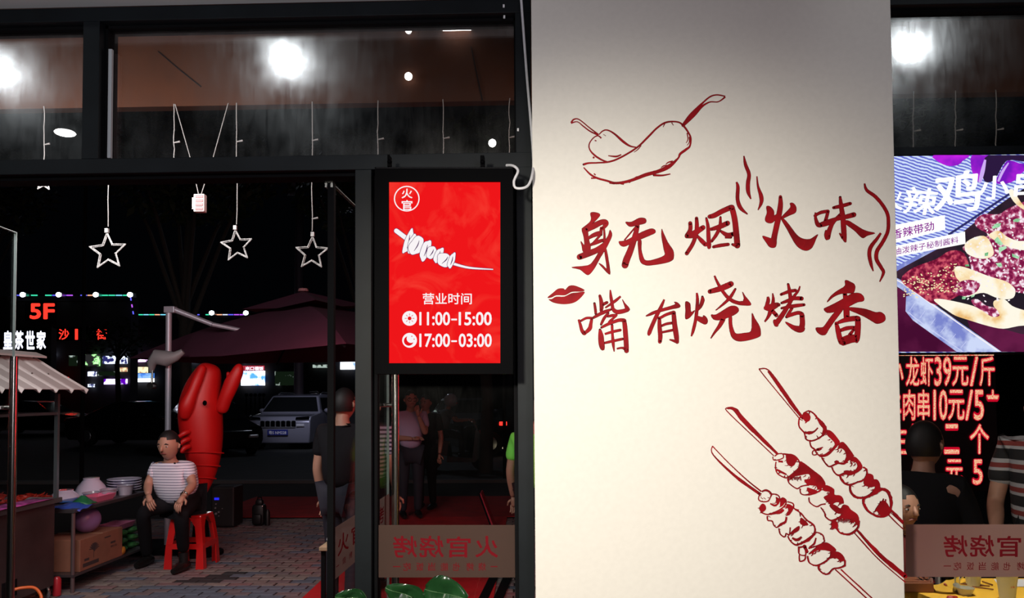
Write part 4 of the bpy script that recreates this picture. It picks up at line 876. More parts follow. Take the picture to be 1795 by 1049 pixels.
def hand(ex,wr,dirv,side,r=.020,curl=.5,s=1):
    """palm and five fingers from the wrist; dirv forwards, side towards the thumb"""
    d=Vector(dirv).normalized(); sd=Vector(side); sd=(sd-d*sd.dot(d)).normalized(); nn=d.cross(sd).normalized()
    if nn.z>0: nn=-nn                                  # fingers curl downwards
    b=MB(); b.tube([wr,wr+d*.03*s,wr+d*.07*s,wr+d*.088*s],[r*1.1*s,r*1.35*s,r*1.5*s,r*1.1*s],8)
    for i,(o_,l) in enumerate(((.028,.068),(.010,.078),(-.009,.072),(-.027,.056))):
        p=wr+d*.075*s+sd*o_*s; q=p+(d*.5+nn*.10*curl)*l*s; e=q+(d*.30+nn*.28*curl*1.6)*l*s; g=e+(d*.12+nn*.22*curl*1.6)*l*s
        b.tube([p,q,e,g],[.0095*s,.009*s,.008*s,.006*s],7)
    p=wr+d*.03*s+sd*.025*s; q=p+(sd*.028+d*.022)*s; e=q+(sd*.008+d*.03+nn*.008)*s; b.tube([p,q,e],[.012*s,.011*s,.007*s],7)
    ex.append(b)
def figure(t,J,sc,shirt,pants,sleeve=1.0,tor=1.0,look=None,long=False,glasses=False,hands=True,armskin=True,headr=None,hs=1.0,collar=None):
    """J: joints in world coordinates"""
    r=sc/1.7
    def V(k): return Vector(J[k])
    up=(V('nk')-V('che')).normalized(); f=Vector(look or (0,-1,0)).normalized(); u=f.cross(Vector((0,0,1))).normalized(); w_=u.cross(f).normalized()
    hr=headr or .105*r
    N={'pel':(V('pel'),.11*r*tor),'che':(V('che'),.11*r*tor),'nb':(V('nb'),.07*r),'nk':(V('nk'),.052*r),'hd':(V('hd')-w_*hr*.3,.06*r)}
    E=[('pel','che'),('che','nb'),('nb','nk'),('nk','hd')]
    for s in 'LR':
        N['sh'+s]=(V('sh'+s),.05*r); N['el'+s]=(V('el'+s),.040*r); N['wr'+s]=(V('wr'+s),.026*r)
        mid=(V('el'+s)*.62+V('wr'+s)*.38); N['fa'+s]=(mid,.041*r)
        N['hp'+s]=(V('hp'+s),.075*r); N['kn'+s]=(V('kn'+s),.05*r); N['an'+s]=(V('an'+s),.036*r)
        E+=[('che','sh'+s),('sh'+s,'el'+s),('el'+s,'fa'+s),('fa'+s,'wr'+s),('pel','hp'+s),('hp'+s,'kn'+s),('kn'+s,'an'+s)]
    ex=[]; head(ex,V('hd'),hr,f,u,w_)
    if hands:
        for s in 'LR': hand(ex,V('wr'+s),V('ha'+s)-V('wr'+s),(u if s=='L' else -u) if (V('ha'+s)-V('wr'+s)).z<-.03 or True else u,r=.019*r,curl=J.get('curl',.6),s=r*hs)
    skinmesh('body',N,E,SKIN,t,'pel',2,ex)
    # shirt
    N={'pel':(V('pel')-Vector((0,0,.01)),.170*r*tor),'bel':((V('pel')*.45+V('che')*.55)-Vector((0,.02*tor,0)),.165*r*tor),'che':(V('che'),.155*r*(tor*.5+.5)),'nb':(V('nb'),.075*r)}
    E=[('pel','bel'),('bel','che'),('che','nb')]
    for s in 'LR':
        N['sh'+s]=(V('sh'+s),.072*r); e=V('sh'+s)+(V('el'+s)-V('sh'+s))*(.72 if sleeve<=1 else 1); N['sl'+s]=(e,.064*r); E+=[('che','sh'+s),('sh'+s,'sl'+s)]
        if sleeve>1: N['cu'+s]=(V('wr'+s),.034*r); E.append(('sl'+s,'cu'+s))
    skinmesh('shirt',N,E,shirt,t,'pel',2)
    N={'pel':(V('pel')-Vector((0,0,.035)),.135*r*(tor*.6+.4))}; E=[]
    for s in 'LR':
        a=(V('kn'+s)+V('an'+s))/2; N['hp'+s]=(V('hp'+s),.10*r); N['th'+s]=((V('hp'+s)+V('kn'+s))/2,.09*r); N['kn'+s]=(V('kn'+s),.072*r); N['cf'+s]=(a,.062*r); N['an'+s]=(V('an'+s),.056*r)
        E+=[('pel','hp'+s),('hp'+s,'th'+s),('th'+s,'kn'+s),('kn'+s,'cf'+s),('cf'+s,'an'+s)]
    skinmesh('trousers',N,E,pants,t,'pel',2)
    for s in 'LR':
        a=V('an'+s); g=Vector((a.x,a.y,J.get('gz',0))); d=(f*1.0); d.z=0; d.normalize(); b=MB()
        b.tube([g+Vector((0,0,.045*r))-d*.07*r,g+Vector((0,0,.055*r))-d*.02*r,g+Vector((0,0,.045*r))+d*.08*r,g+Vector((0,0,.035*r))+d*.17*r],[.035*r,.045*r,.042*r,.025*r],10); b.tube([a,g+Vector((0,0,.05*r))],[.045*r,.04*r],10)
        b.build('shoe',SHOE,t,smooth=True)
    face(t,V('hd'),hr,f,u,w_,long=long,glasses=glasses)
    return f,u,w_,hr
def stand(label,x,y,ang,h,shirt,pants,over=None,cat_='person',name='person',z0=0,**kw):
    t=thing(name,(x,y,z0),label,cat_)
    J={'pel':(0,0,.535),'che':(0,0,.735),'nb':(0,.01,.825),'nk':(0,.005,.86),'hd':(0,-.012,.925),'curl':.5}
    for s,m in (('L',-1),('R',1)):
        J['sh'+s]=(.112*m,.005,.800);J['el'+s]=(.135*m,.02,.625);J['wr'+s]=(.14*m,-.025,.485);J['ha'+s]=(.14*m,-.035,.43)
        J['hp'+s]=(.055*m,0,.50);J['kn'+s]=(.058*m,-.01,.275);J['an'+s]=(.06*m,.015,.045)
    J['gz']=z0+.001
    if over: J.update(over)
    c_,s_=math.cos(ang),math.sin(ang); W={}
    for k,v in J.items():
        W[k]=v if k in('curl','gz') else Vector((x+(v[0]*c_-v[1]*s_)*h,y+(v[0]*s_+v[1]*c_)*h,z0+v[2]*h))
    figure(t,W,h,shirt,pants,look=kw.pop('look',(s_,-c_,0)),**kw); return t,W
TEE=stripes('white_navy_striped_tee',(.72,.72,.82),(.06,.06,.14),.025,.80)
man=thing('person',(-3.0,7.2,0),'seated man in white tee with thin dark stripes, black trousers and watch','person')
def a3(px,py,Y): return at(px,py,Y)
J={'pel':a3(320,869,7.24),'che':a3(302,832,7.10),'nb':a3(299,812,7.07),'nk':a3(298,805,7.05),'hd':a3(296,781,7.0),
 'shL':a3(272,821,7.08),'elL':a3(259,851,7.02),'wrL':a3(260,868,6.86),'haL':a3(263,880,6.82),
 'shR':a3(330,822,7.09),'elR':a3(338,851,7.0),'wrR':a3(322,870,6.78),'haR':a3(313,884,6.72),
 'hpL':a3(306,878,7.18),'knL':a3(250,897,6.97),'anL':a3(258,974,7.28),'hpR':a3(334,878,7.18),'knR':a3(317,900,6.80),'anR':a3(322,968,7.05),'curl':.75}
f_,u_,w__,hr_=figure(man,J,1.72,TEE,CLOTHB,tor=1.22,look=(-.10,-1,-.10),headr=.113,hs=1.0)
wr=Vector(J['wrR']); d_=(wr-Vector(J['elR'])).normalized(); s1=d_.cross(Vector((0,0,1))).normalized(); s2_=s1.cross(d_)
MB().tube([wr-d_*.015+(s1*math.cos(a)+s2_*math.sin(a))*.031 for a in [k*math.pi/8 for k in range(16)]],.006,6,closed=True).ball(wr-d_*.015+s2_*.034,(.016,.016,.010),12,6).build('wristwatch',STEEL,man,smooth=True)
e_=a3(306,812.5,6.93); MB().box(e_+Vector((-.008,0,-.008)),e_+Vector((.006,.01,.006))).build('chest_logo',CLOTHB,man)
# ================================================================ inflatable crayfish
LOB=mat('red_inflatable_fabric',(.50,.004,.004),.5,noise=.06,nscale=3)
cr=thing('inflatable_crayfish',a3(352,968,7.8),'tall bright red inflatable crayfish standing upright behind the seated man','inflatable figure'); cr.location.z=0
def L(px,py,dy=0): return a3(px,py,7.8+dy)
skinmesh('shell_body',{'a':(L(350,872),.05),'b':(L(356,840),.12),'c':(L(358,800),.19),'d':(L(352,752),.235),'e':(L(350,708),.235),'f':(L(358,674),.185),'g':(L(366,652),.14),'h':(L(371,637),.095)},[('a','b'),('b','c'),('c','d'),('d','e'),('e','f'),('f','g'),('g','h')],LOB,cr,'a',2)
skinmesh('claw',{'a':(L(386,725,-.02),.07),'b':(L(396,696,-.05),.07),'c':(L(408,672,-.05),.085),'d':(L(417,652,-.05),.07),'e':(L(421,637,-.05),.035),'p':(L(402,662,-.05),.03),'q':(L(399,652,-.05),.015)},[('a','b'),('b','c'),('c','d'),('d','e'),('c','p'),('p','q')],LOB,cr,'a',2)
skinmesh('claw',{'a':(L(322,735,-.22),.05),'b':(L(326,712,-.26),.085),'c':(L(336,690,-.24),.055),'d':(L(346,665,-.2),.06),'e':(L(357,640,-.15),.04)},[('a','b'),('b','c'),('c','d'),('d','e')],LOB,cr,'a',2)
for k in range(3): skinmesh('walking_leg',{'a':(L(334,756+k*13,-.20),.026),'b':(L(322,760+k*13,-.26),.028),'c':(L(309+k*4,769+k*13,-.28),.014)},[('a','b'),('b','c')],LOB,cr,'a',2)
MB().ball(L(359,707,-.235),(.022,.012,.026),12,8).build('eye',BLACK,cr,smooth=True)
for k,(y_,r_) in enumerate(((795,.20),(818,.165),(840,.125))):
    c=L(357,y_); MB().tube([c+Vector((r_*1.03*math.cos(a),-r_*1.02*math.sin(a)*.92,.025*math.sin(a))) for a in [math.pi*j/16 for j in range(17)]],.007,6).build('tail_ring',LOB,cr,smooth=True)
MB().tube([L(352,880),Vector((L(352,968).x,7.8,.02))],[.05,.10],12).lathe([(0,0),(.22,0),(.22,.03),(.06,.06),(0,.06)],(L(352,968).x,7.8,0),20).build('stand',BLACKM,cr,smooth=True)
# ================================================================ cantilever parasol
UM=mat('maroon_canvas',(.065,.007,.028),.85,noise=.08,nscale=4); MAST=mat('grey_mast',(.40,.39,.45),.4,.3)
um=thing('cantilever_parasol',a3(296,970,8.0),'large maroon two-tier parasol with a grey mast and cranked arm beside the red crayfish','parasol'); um.location.z=0
mx=a3(296,640,8.05); mtop=a3(296,541,8.05)
MB().tube([Vector((mx.x,mx.y,0)),mtop],.031,16).build('mast',MAST,um,smooth=True)
box('base_plate',(mx.x-.32,mx.y-.32,0),(mx.x+.32,mx.y+.32,.05),BLACKM,um)
box('mast_cap',mtop+Vector((-.04,-.04,-.05)),mtop+Vector((.075,.04,.02)),MAST,um,.008)
zc=2.06; A=at(225,622,8.9); A=Vector((A.x,8.9,zc)); B=Vector((-1.62,6.6,zc)); dirp=Vector((.61,.79,0)); C_=B+dirp*2.0; D_=A+dirp*2.0; ce=(A+C_)/2; ap=Vector((ce.x,ce.y,at(525,508,ce.y).z))
MB().tube([mtop+Vector((.05,0,-.01)),a3(372,569,8.15)],[.030,.026],12).tube([a3(372,569,8.15),Vector((ce.x,ce.y,2.2))],[.024,.02],10).build('arm',MAST,um,smooth=True)
def tier(e,zt,zr,sink,nm,k0):
    cs=[A,B,C_,D_]; P=[ce+(Vector((p.x,p.y,0))-Vector((ce.x,ce.y,0)))*e for p in cs]; b=MB(); n=8; V=[];
    for s in range(4):
        p0,p1=P[s],P[(s+1)%4]
        for i in range(n+1):
            for j in range(n+1):
                u=k0+(1-k0)*i/n; q=p0+(p1-p0)*(j/n); x=ce+(q-ce)*u; z=zt+(zr-zt)*u-sink*math.sin(math.pi*u)*1.0+.04*abs(2*j/n-1)*u-.04*u; V.append(Vector((x.x,x.y,z)))
    for s in range(4):
        o_=s*(n+1)**2; b.f+=[(o_+i*(n+1)+j,o_+(i+1)*(n+1)+j,o_+(i+1)*(n+1)+j+1,o_+i*(n+1)+j+1) for i in range(n) for j in range(n)]
    b.v=V; b.mi=[0]*len(b.f); return b.build(nm,UM,um,smooth=True)
for p in (A,B,C_,D_): p.z=0
ce.z=0
tier(1,ap.z-.16,zc,-.07,'canopy',.12); tier(.34,ap.z-.02,ap.z-.20,.0,'upper_canopy',.02)
MB().lathe([(0,.03),(.05,.03),(.06,0),(0,0)],(ce.x,ce.y,ap.z-.02),14).build('finial',mat('pinkish_cap',(.3,.15,.16),.6),um)
for p in (A,B,C_,D_):
    MB().tube([Vector((ce.x,ce.y,ap.z-.28)),Vector((p.x*.97+ce.x*.03,p.y*.97+ce.y*.03,zc-.02))],.012,6).build('rib',BLACKM,um)
cb=a3(296,637,8.0); MB().tube([cb+Vector((-.17,-.03,-.10)),cb+Vector((-.16,-.05,.0)),cb+Vector((-.10,-.05,.06)),cb+Vector((0,-.05,.045)),cb+Vector((.10,-.05,.07)),cb+Vector((.17,-.04,.12))],[.02,.05,.085,.085,.05,.03],12).build('crank_box',mat('crank_grey',(.25,.25,.26),.5),um,smooth=True)
MB().tube([cb+Vector((-.15,-.05,-.08)),cb+Vector((-.14,-.08,-.22))],.012,8).tube([cb+Vector((-.14,-.12,-.24)),cb+Vector((-.14,-.04,-.24))],.035,14).build('crank_handle',STEEL,um,smooth=True)
# ================================================================ speaker and bag
sp=thing('loudspeaker',(a3(391,922,9.35).x,9.45,.0),'black box loudspeaker with a tiny blue display standing on the paving','speaker')
sx0,sx1=a3(371,900,9.35).x,a3(412,900,9.35).x
box('cabinet',(sx0,9.32,.012),(sx1,9.62,.50),mat('speaker_black',(.010,.010,.011),.6),sp,.02)
fp=lambda px,py:at(px,py,9.32)
def dsp(nm,a,b,c,d,m): p,q_=fp(a,b),fp(c,d); box(nm,(p.x,9.313,q_.z),(q_.x,9.321,p.z),m,sp)
dsp('display',376,873,384,877,emit('blue_display',(.02,.02,.7),1.2))
for (a,b,r_) in ((379,884,.008),(378,891,.010),(390,892,.006),(379,901,.014),(384,898,.012),(384,905,.007)): p=fp(a,b); MB().tube([p,p+Vector((0,-.012,0))],r_,10).build('knob',mat('grey_knob',(.22,.22,.24),.4),sp)
for x in (sx0+.04,sx1-.04): MB().tube([(x,9.40,0),(x,9.40,.014)],.015,8).build('foot',BLACKM,sp)
bg=thing('backpack',(a3(456,920,9.5).x,9.5,0),'small black backpack left on the paving in front of the carpet strip','bag')
c=a3(455,900,9.5); MB().box((c.x-.085,9.43,.004),(c.x+.075,9.58,.27),.045).box((c.x-.06,9.40,.03),(c.x+.05,9.46,.15),.02).box((c.x-.05,9.46,.24),(c.x+.045,9.55,.325),.03).tube([(c.x+.10,9.5,.004),(c.x+.10,9.5,.16),(c.x+.10,9.5,.2)],[.03,.03,.012],10).build('bag_body',mat('bag_black',(.005,.005,.006),.5),bg,smooth=True)
MB().tube([(c.x-.03,9.5,.31),(c.x-.02,9.5,.35),(c.x+.02,9.5,.35),(c.x+.03,9.5,.31)],.008,8).build('strap',BLACKM,bg); MB().ball((c.x+.06,9.43,.25),(.008,.008,.008),8,6).build('buckle',STEEL,bg)
# ================================================================ people seen through the side pane
PINKW=mat('pale_lilac_shirt',(.45,.36,.52),.8); NAVY=mat('navy_trousers',(.012,.012,.022),.8)
h=1.66; X0=a3(722,800,10.1).x
stand('man in pale shirt with glasses holding a hand to his mouth, behind the door handle',X0,10.0,.35,h,PINKW,NAVY,
 {'elR':(.10,-.085,.66),'wrR':(.035,-.135,.80),'haR':(.02,-.14,.86),'elL':(-.13,-.01,.63),'wrL':(-.01,-.13,.625),'haL':(.06,-.14,.63)},glasses=True,z0=.011)
stand('person in black standing just behind the man in the pale shirt',a3(746,800,10.7).x,10.75,-.3,1.6,CLOTHB,CLOTHB,z0=.011)
STW=stripes('navy_white_stripes',(.36,.36,.46),(.02,.02,.05),.034,.52)
stand('person in a navy and white striped top seen between the post and the door handle',a3(645,800,6.3).x,6.35,2.9,1.62,STW,CLOTHB,long=True,z0=.011)
stand('person dressed in black beside the door post, arms hanging',a3(598,800,5.8).x,5.85,2.7,1.66,CLOTHB,NAVY,z0=.011)
VEST=mat('neon_green_vest',(.22,.85,.10),.7)
stand('worker in a neon green top half hidden by the dark jamb',a3(937,800,6.2).x,6.3,2.7,1.56,VEST,CLOTHB)
# snack counter behind the door leaf
SX0,SX1=at(574,900,4.75).x,at(662,900,4.75).x
sn=thing('snack_table',((SX0+SX1)/2,4.74,.011),'small table with a cloth behind the glass door leaf','table')
box('table_top',(SX0,4.56,.69),(SX1,4.92,.715),mat('beige_cloth_top',(.35,.25,.15),.8),sn,.004)
for x in (SX0+.02,SX1-.02):
    for y in (4.59,4.89): box('leg',(x-.012,y-.012,.011),(x+.012,y+.012,.69),BLACKM,sn)
one('paper_cup','white cup on the small table behind the door post','cup',MB().lathe([(0,0),(.035,0),(.048,.085),(.045,.085),(.033,.004),(0,.004)],(at(613,900,4.7).x,4.70,.716),20),WHITEP,True)
one('tissue_box','pink patterned box on the small table','box',MB().box((at(597,900,4.8).x,4.80,.716),(at(607,900,4.8).x,4.87,.765),.004),mat('pink_card',(.45,.08,.15),.6),False)
one('napkin_bag','crumpled white bag at the left corner of the small table','bag',MB().ball((at(584,900,4.66).x,4.66,.742),(.040,.035,.026),12,8),WHITEP,True)
# signboard edge and rails beyond the carpet
sb=thing('signboard',(a3(850,890,9.6).x,9.6,.011),'leaning dark signboard with a red edge, seen edge-on','sign')
p0=at(862,926,9.0);p0.z=.012;p1=at(838,866,9.5)
d=Vector((.022,0,0)); MB().prism([p0,p0+d,p1+d,p1],(0,.35,0)).build('board',BLACKM,sb); MB().prism([p0+d*1.02,p0+d*2.0,p1+d*1.6,p1+d*1.02],(0,.34,0)).build('red_edge',mat('red_edge_paint',(.5,.04,.07),.5),sb)
for k,(a0,a1) in enumerate(((846,866),(872,890))):
    q0=gr(a0,1052);q1=gr(a1,1010); one('floor_strut','black flat strut lying on the pavers, %s of two'%('left','right')[k],'strut',MB().prism([q0+Vector((-.03,0,.004)),q0+Vector((.045,0,.004)),q1+Vector((.045,0,.004)),q1+Vector((-.03,0,.004))],(0,0,.012)),BLACKM,False)
# ================================================================ parked cars
def car(label,px,Yc,rot,Ln,Wd,Ht,paint,kind='sedan',front=False,plate=None,name='parked_car'):
    x=at(px,720,Yc).x; t=thing(name,(x,Yc,-.02),label,'car'); c_,s_=math.cos(rot),math.sin(rot)
    P=lambda a,b,z:Vector((x+a*c_-b*s_,Yc+a*s_+b*c_,z-.02))
    if kind=='suv': pr_=[(-.5,.30),(-.497,.52),(-.47,.60),(-.26,.645),(-.145,.965),(-.05,1.0),(.30,.985),(.43,.93),(.49,.62),(.5,.30)]; ws=(3,4); rs=(7,8)
    else: pr_=[(-.5,.30),(-.495,.46),(-.46,.54),(-.22,.63),(-.06,.965),(.06,1.0),(.16,.97),(.34,.68),(.48,.62),(.5,.34)]; ws=(3,4); rs=(6,7)
    def hw(z): return Wd/2*(1-.03*abs(z-.5)) if z<.64 else Wd/2*(1-(z-.64)/.36*.24)
    pts=[(a*Ln,z*Ht,hw(z)) for a,z in pr_]; base=[(-.47*Ln,.20,Wd/2*.94),(.47*Ln,.20,Wd/2*.94)]
    ring_=[base[0]]+pts+[base[1]]; n=len(ring_); b=MB(); b.v=[P(-w,a,z) for a,z,w in ring_]+[P(w,a,z) for a,z,w in ring_]
    b.f=[(i,(i+1)%n,(i+1)%n+n,i+n) for i in range(n)]; tr=tessellate_polygon([[Vector((a,z,0)) for a,z,w in ring_]]); b.f+=[tuple(q) for q in tr]+[tuple(i+n for i in q) for q in tr]; b.mi=[0]*len(b.f)
    bo=b.build('body',paint,t,smooth=30); bv=bo.modifiers.new('b','BEVEL'); bv.width=.035; bv.segments=2; bv.limit_method='ANGLE'
    GLS=mat('tinted_car_glass',(.008,.009,.010),.06,coat=1)
    def glassq(i,j,nm,sh=.07,off=.012):
        a0,z0,w0=pts[i];a1,z1,w1=pts[j]; d=Vector((a1-a0,z1-z0)); nn=Vector((-d.y,d.x)).normalized()*off
        if nn.y<0: nn=-nn
        f0=(a0+d.x*.08+nn.x,z0+d.y*.08+nn.y); f1=(a1-d.x*.08+nn.x,z1-d.y*.08+nn.y)
        q=[P(-w0+sh,f0[0],f0[1]),P(w0-sh,f0[0],f0[1]),P(w1-sh*.8,f1[0],f1[1]),P(-w1+sh*.8,f1[0],f1[1])]; e=(P(0,nn.x,nn.y)-P(0,0,0))*.5
        MB().prism(q,-e).build(nm,GLS,t)
    glassq(ws[0],ws[1],'windscreen'); glassq(rs[0],rs[1],'rear_window')
    for sd in (-1,1):
        k0,k1=(ws[0],ws[1]); a0=pts[3][0]+.12*Ln*.5; zb=.66*Ht; zt_=.93*Ht; wb,wt=hw(.66)+.006,hw(.93)+.006
        af,ab=(pts[4][0]+.02*Ln,pts[5 if kind=='sedan' else 6][0]+(.10 if kind=='sedan' else -.0)*Ln)
        m_=(af+ab)/2
        for s0,s1,nm in ((0,.48,'side_window'),(.52,1,'side_window')):
            bt=lambda u:(pts[3][0]+.06*Ln)*(1-u)+(pts[rs[1]][0]-.05*Ln)*u
            tp=lambda u:(af)*(1-u)+ab*u
            q=[P(sd*wb,bt(s0),zb),P(sd*wb,bt(s1),zb),P(sd*wt,tp(s1),zt_),P(sd*wt,tp(s0),zt_)]
            MB().prism(q,(P(-sd*.01,0,0)-P(0,0,0))).build(nm,GLS,t)
        mr=P(sd*(Wd/2+.09),pts[3][0]+.10*Ln,.69*Ht); MB().ball(mr,(.10,.06,.07),10,7).build('wing_mirror',paint,t,smooth=True)
        for ay in (-.32,.32):
            cw=P(sd*(Wd/2-.10),ay*Ln,.33); ax=P(1,0,0)-P(0,0,0); b=MB(); b.tube([cw-ax*.11,cw-ax*.09,cw+ax*.09,cw+ax*.12*1],[.28,.33,.33,.28],20); w_=b.build('wheel',mat('tyre',(.012,.012,.012),.8),t,smooth=True)
            MB().tube([cw+ax*sd*.112,cw+ax*sd*.124],[.19,.17],14).build('hub_cap',ALU,w_)
        HL=mat('headlamp_glass',(.5,.5,.55),.1,coat=1); TL=mat('tail_lamp_red',(.35,.01,.01),.25)
        hz=.56*Ht if kind=='suv' else .50*Ht
        MB().prism([P(sd*(Wd/2-.03),-.485*Ln,hz-.03),P(sd*(Wd/2-.42),-.502*Ln,hz-.02),P(sd*(Wd/2-.40),-.502*Ln,hz+.05),P(sd*(Wd/2-.05),-.475*Ln,hz+.07)],P(0,-.03,0)-P(0,0,0)).build('headlamp',BLACK,t)
        b=MB(); b.tube([P(sd*(Wd/2-.16),-.50*Ln-.02,hz-.19),P(sd*(Wd/2-.38),-.505*Ln-.02,hz-.19)],.045,10); b.build('fog_lamp',HL,t,smooth=True)
        MB().prism([P(sd*(Wd/2-.02),.49*Ln,.56*Ht),P(sd*(Wd/2-.32),.50*Ln,.56*Ht),P(sd*(Wd/2-.32),.50*Ln,.64*Ht),P(sd*(Wd/2-.04),.48*Ln,.64*Ht)],P(0,.03,0)-P(0,0,0)).build('tail_lamp',TL,t)
    if kind=='suv':
        for sd in (-1,1): MB().tube([P(sd*hw(.97)*.92,-.05*Ln,Ht*1.0),P(sd*hw(.97)*.92,.0,Ht*1.03),P(sd*hw(.97)*.92,.3*Ln,Ht*1.02)],.018,8).build('roof_rail',ALU,t)
    if front:
        gz=.48*Ht
        for k in range(7):
            cx_=(k-3)*.155; b=MB(); b.prism([P(cx_-.058,-.503*Ln,gz-.09),P(cx_+.058,-.503*Ln,gz-.09),P(cx_+.058,-.503*Ln,gz+.06),P(cx_+.03,-.503*Ln,gz+.08),P(cx_-.03,-.503*Ln,gz+.08),P(cx_-.058,-.503*Ln,gz+.06)],P(0,-.02,0)-P(0,0,0)); b.build('grille_slot',BLACK,t)
            if k<6: MB().box(P(cx_+.066,-.506*Ln,gz-.10),P(cx_+.089,-.497*Ln,gz+.08)).build('grille_bar',ALU,t)
        MB().box(P(-.52,-.510*Ln,gz-.125),P(.52,-.498*Ln,gz-.105)).build('chrome_strip',ALU,t)
        if plate:
            pz=.32*Ht; pn=box('number_plate',P(-.30,-.513*Ln,pz-.075),P(.30,-.505*Ln,pz+.085),mat('blue_plate',(.012,.02,.22),.5),t)
            yy=P(0,-.5135*Ln,0).y-.001; c=P(0,0,pz); flat('plate_lettering',[(type_in(plate,-260,-55,260,55,.03),mat('plate_white',(.7,.7,.75),.6))],lambda p:Vector((c.x+p.x/1000,yy,c.z-p.y/1000)),pn)
    return t
SILV=mat('silver_paint',(.30,.30,.38),.3,.3,coat=1); DARKC=mat('black_car_paint',(.006,.006,.007),.25,coat=.8); GREYC=mat('grey_car_paint',(.12,.12,.13),.3,.4,coat=1)
car('silver SUV facing the doorway with a seven-slot grille and blue plate',529,24.8,0,4.6,1.88,1.66,SILV,'suv',True,'粤S NM228')
car('pale SUV parked behind the silver one, only its roof showing',585,31,.5,4.6,1.85,1.72,GREYC,'suv')
car('black saloon side-on between the red crayfish and the silver SUV',366,22,.62,4.7,1.8,1.46,DARKC,'sedan')
car('black saloon behind the grey parasol mast',255,25.5,1.45,4.7,1.8,1.46,DARKC,'sedan')
car('black car in the dark behind the food cart roof',70,33,1.6,4.6,1.8,1.46,DARKC,'sedan')
tc=car('black car with one lit red tail lamp beside the dark jamb',930,21.5,-1.2,4.6,1.8,1.48,DARKC,'sedan')
p=at(882,743,20.2); MB().box(p+Vector((-.10,-.02,-.05)),p+Vector((.10,.02,.05)),.01).build('lit_tail_lamp',emit('tail_glow',(1,.03,.02),3),tc)
p=at(884,786,19.9); MB().ball(p,(.05,.03,.045),12,8).build('lit_side_lamp',emit('warm_glow',(1,.8,.5),2),tc)
car('dark car under the red screen with a faint blue windscreen',815,27,.3,4.6,1.8,1.5,GREYC,'sedan')
# ---- scooter with rider
sy=16.5; sxp=at(800,760,sy).x
mt=thing('motor_scooter',(sxp,sy,-.02),'dark motor scooter ridden past the doorway','scooter')
Q=lambda a,z,d=0:Vector((sxp+a,sy+d,z-.02))
for a in (-.55,.55): MB().tube([Q(a,.23,-.05),Q(a,.23,.05)],.23,20).build('wheel',mat('tyre',(.012,.012,.012),.8),mt,smooth=True)
MB().prism([Q(-.62,.38,-.13),Q(-.1,.30,-.13),Q(.35,.26,-.13),Q(.42,.85,-.13),Q(.50,.85,-.13),Q(.60,.35,-.13),Q(.4,.18,-.13),Q(-.2,.18,-.13),Q(-.15,.62,-.13),Q(-.72,.70,-.13)],(0,.26,0)).build('fairing',mat('scooter_grey',(.05,.05,.055),.4),mt)
MB().ball(Q(-.42,.74),(.34,.14,.07),16,8).build('seat',BLACKM,mt,smooth=True)
MB().tube([Q(.46,.85),Q(.36,1.05)],.02,8).tube([Q(.36,1.05,-.3),Q(.36,1.05,.3)],.016,8).build('handlebar',ALU,mt); MB().box(Q(-.7,.80,-.13),Q(-.98,1.05,.13),.02).build('top_box',mat('scooter_grey',(.05,.05,.055)),mt)
rd=thing('person',(sxp-.3,sy,.2),'scooter rider in a grey-blue shirt leaning to the handlebars','person')
JJ={'pel':Q(-.36,.86),'che':Q(-.24,1.14),'nb':Q(-.18,1.30),'nk':Q(-.16,1.36),'hd':Q(-.12,1.47),'curl':.8}
for s,d in (('L',-.18),('R',.18)):
    JJ['sh'+s]=Q(-.19,1.27,d);JJ['el'+s]=Q(.02,1.06,d*1.25);JJ['wr'+s]=Q(.28,1.08,d*1.3);JJ['ha'+s]=Q(.35,1.06,d*1.3)
    JJ['hp'+s]=Q(-.34,.83,d*.5);JJ['kn'+s]=Q(.12,.72,d*.7);JJ['an'+s]=Q(.12,.34,d*.7)
figure(rd,JJ,1.65,mat('grey_blue_shirt',(.10,.12,.15),.8),CLOTHB,look=(1,-.3,0))
for o in rd.children:
    if o.name.startswith('shoe'): o.location.z+=.26
MB().ball(Q(-.12,1.50),(.15,.15,.15),18,12).build('helmet',mat('white_helmet',(.4,.42,.45),.25,coat=1),rd,smooth=True)
# ================================================================ far buildings
BLK=mat('night_facade',(.020,.018,.022),.9,noise=.3,nscale=.6)
def bld(px0,px1,py,Y,dep,label,m=BLK):
    a,b=at(px0,690,Y),at(px1,690,Y); z=at((px0+px1)/2,py,Y).z; t=thing('building',((a.x+b.x)/2,Y+dep/2,-.1),label,'building')
    box('wall',(a.x,Y,-.1),(b.x,Y+dep,z),m,t); box('parapet',(a.x-.1,Y-.12,z-.25),(b.x+.1,Y,z+.05),m,t); return t,z
bA,zA=bld(-60,228,521,46,.9,'long dark building at the left with white lamps along its roof edge')
bB,zB=bld(233,640,551,50,9,'dark building behind the parasol outlined by a coloured LED strip')
bC,zC=bld(655,960,600,60,9,'unlit far building seen through the side pane under the red screen')
bD,zD=bld(1500,2050,590,52,9,'unlit far building behind the right window')
win=mat('dim_window',(.05,.055,.07),.15)
for i,px in enumerate((700,735,770,805,840)): a,b=at(px,640,60),at(px+16,655,60); box('window',(a.x,59.9,b.z),(b.x,60.0,a.z),win,bC)
GLOW=emit('flood_white',(.85,.97,1),9)
def flood(px,py,Y,par): p=at(px,py,Y-.5); f=MB().box(p+Vector((-.2,0,-.13)),p+Vector((.2,.4,.13)),.03).build('flood_lamp',ALU,par); MB().ball(p-Vector((0,.02,0)),(.17,.06,.15),16,10).build('lens',GLOW,f,smooth=True)
for px in (40,103,168,228): flood(px,517,46,bA)
for px in (371,431): flood(px,549,50,bB)
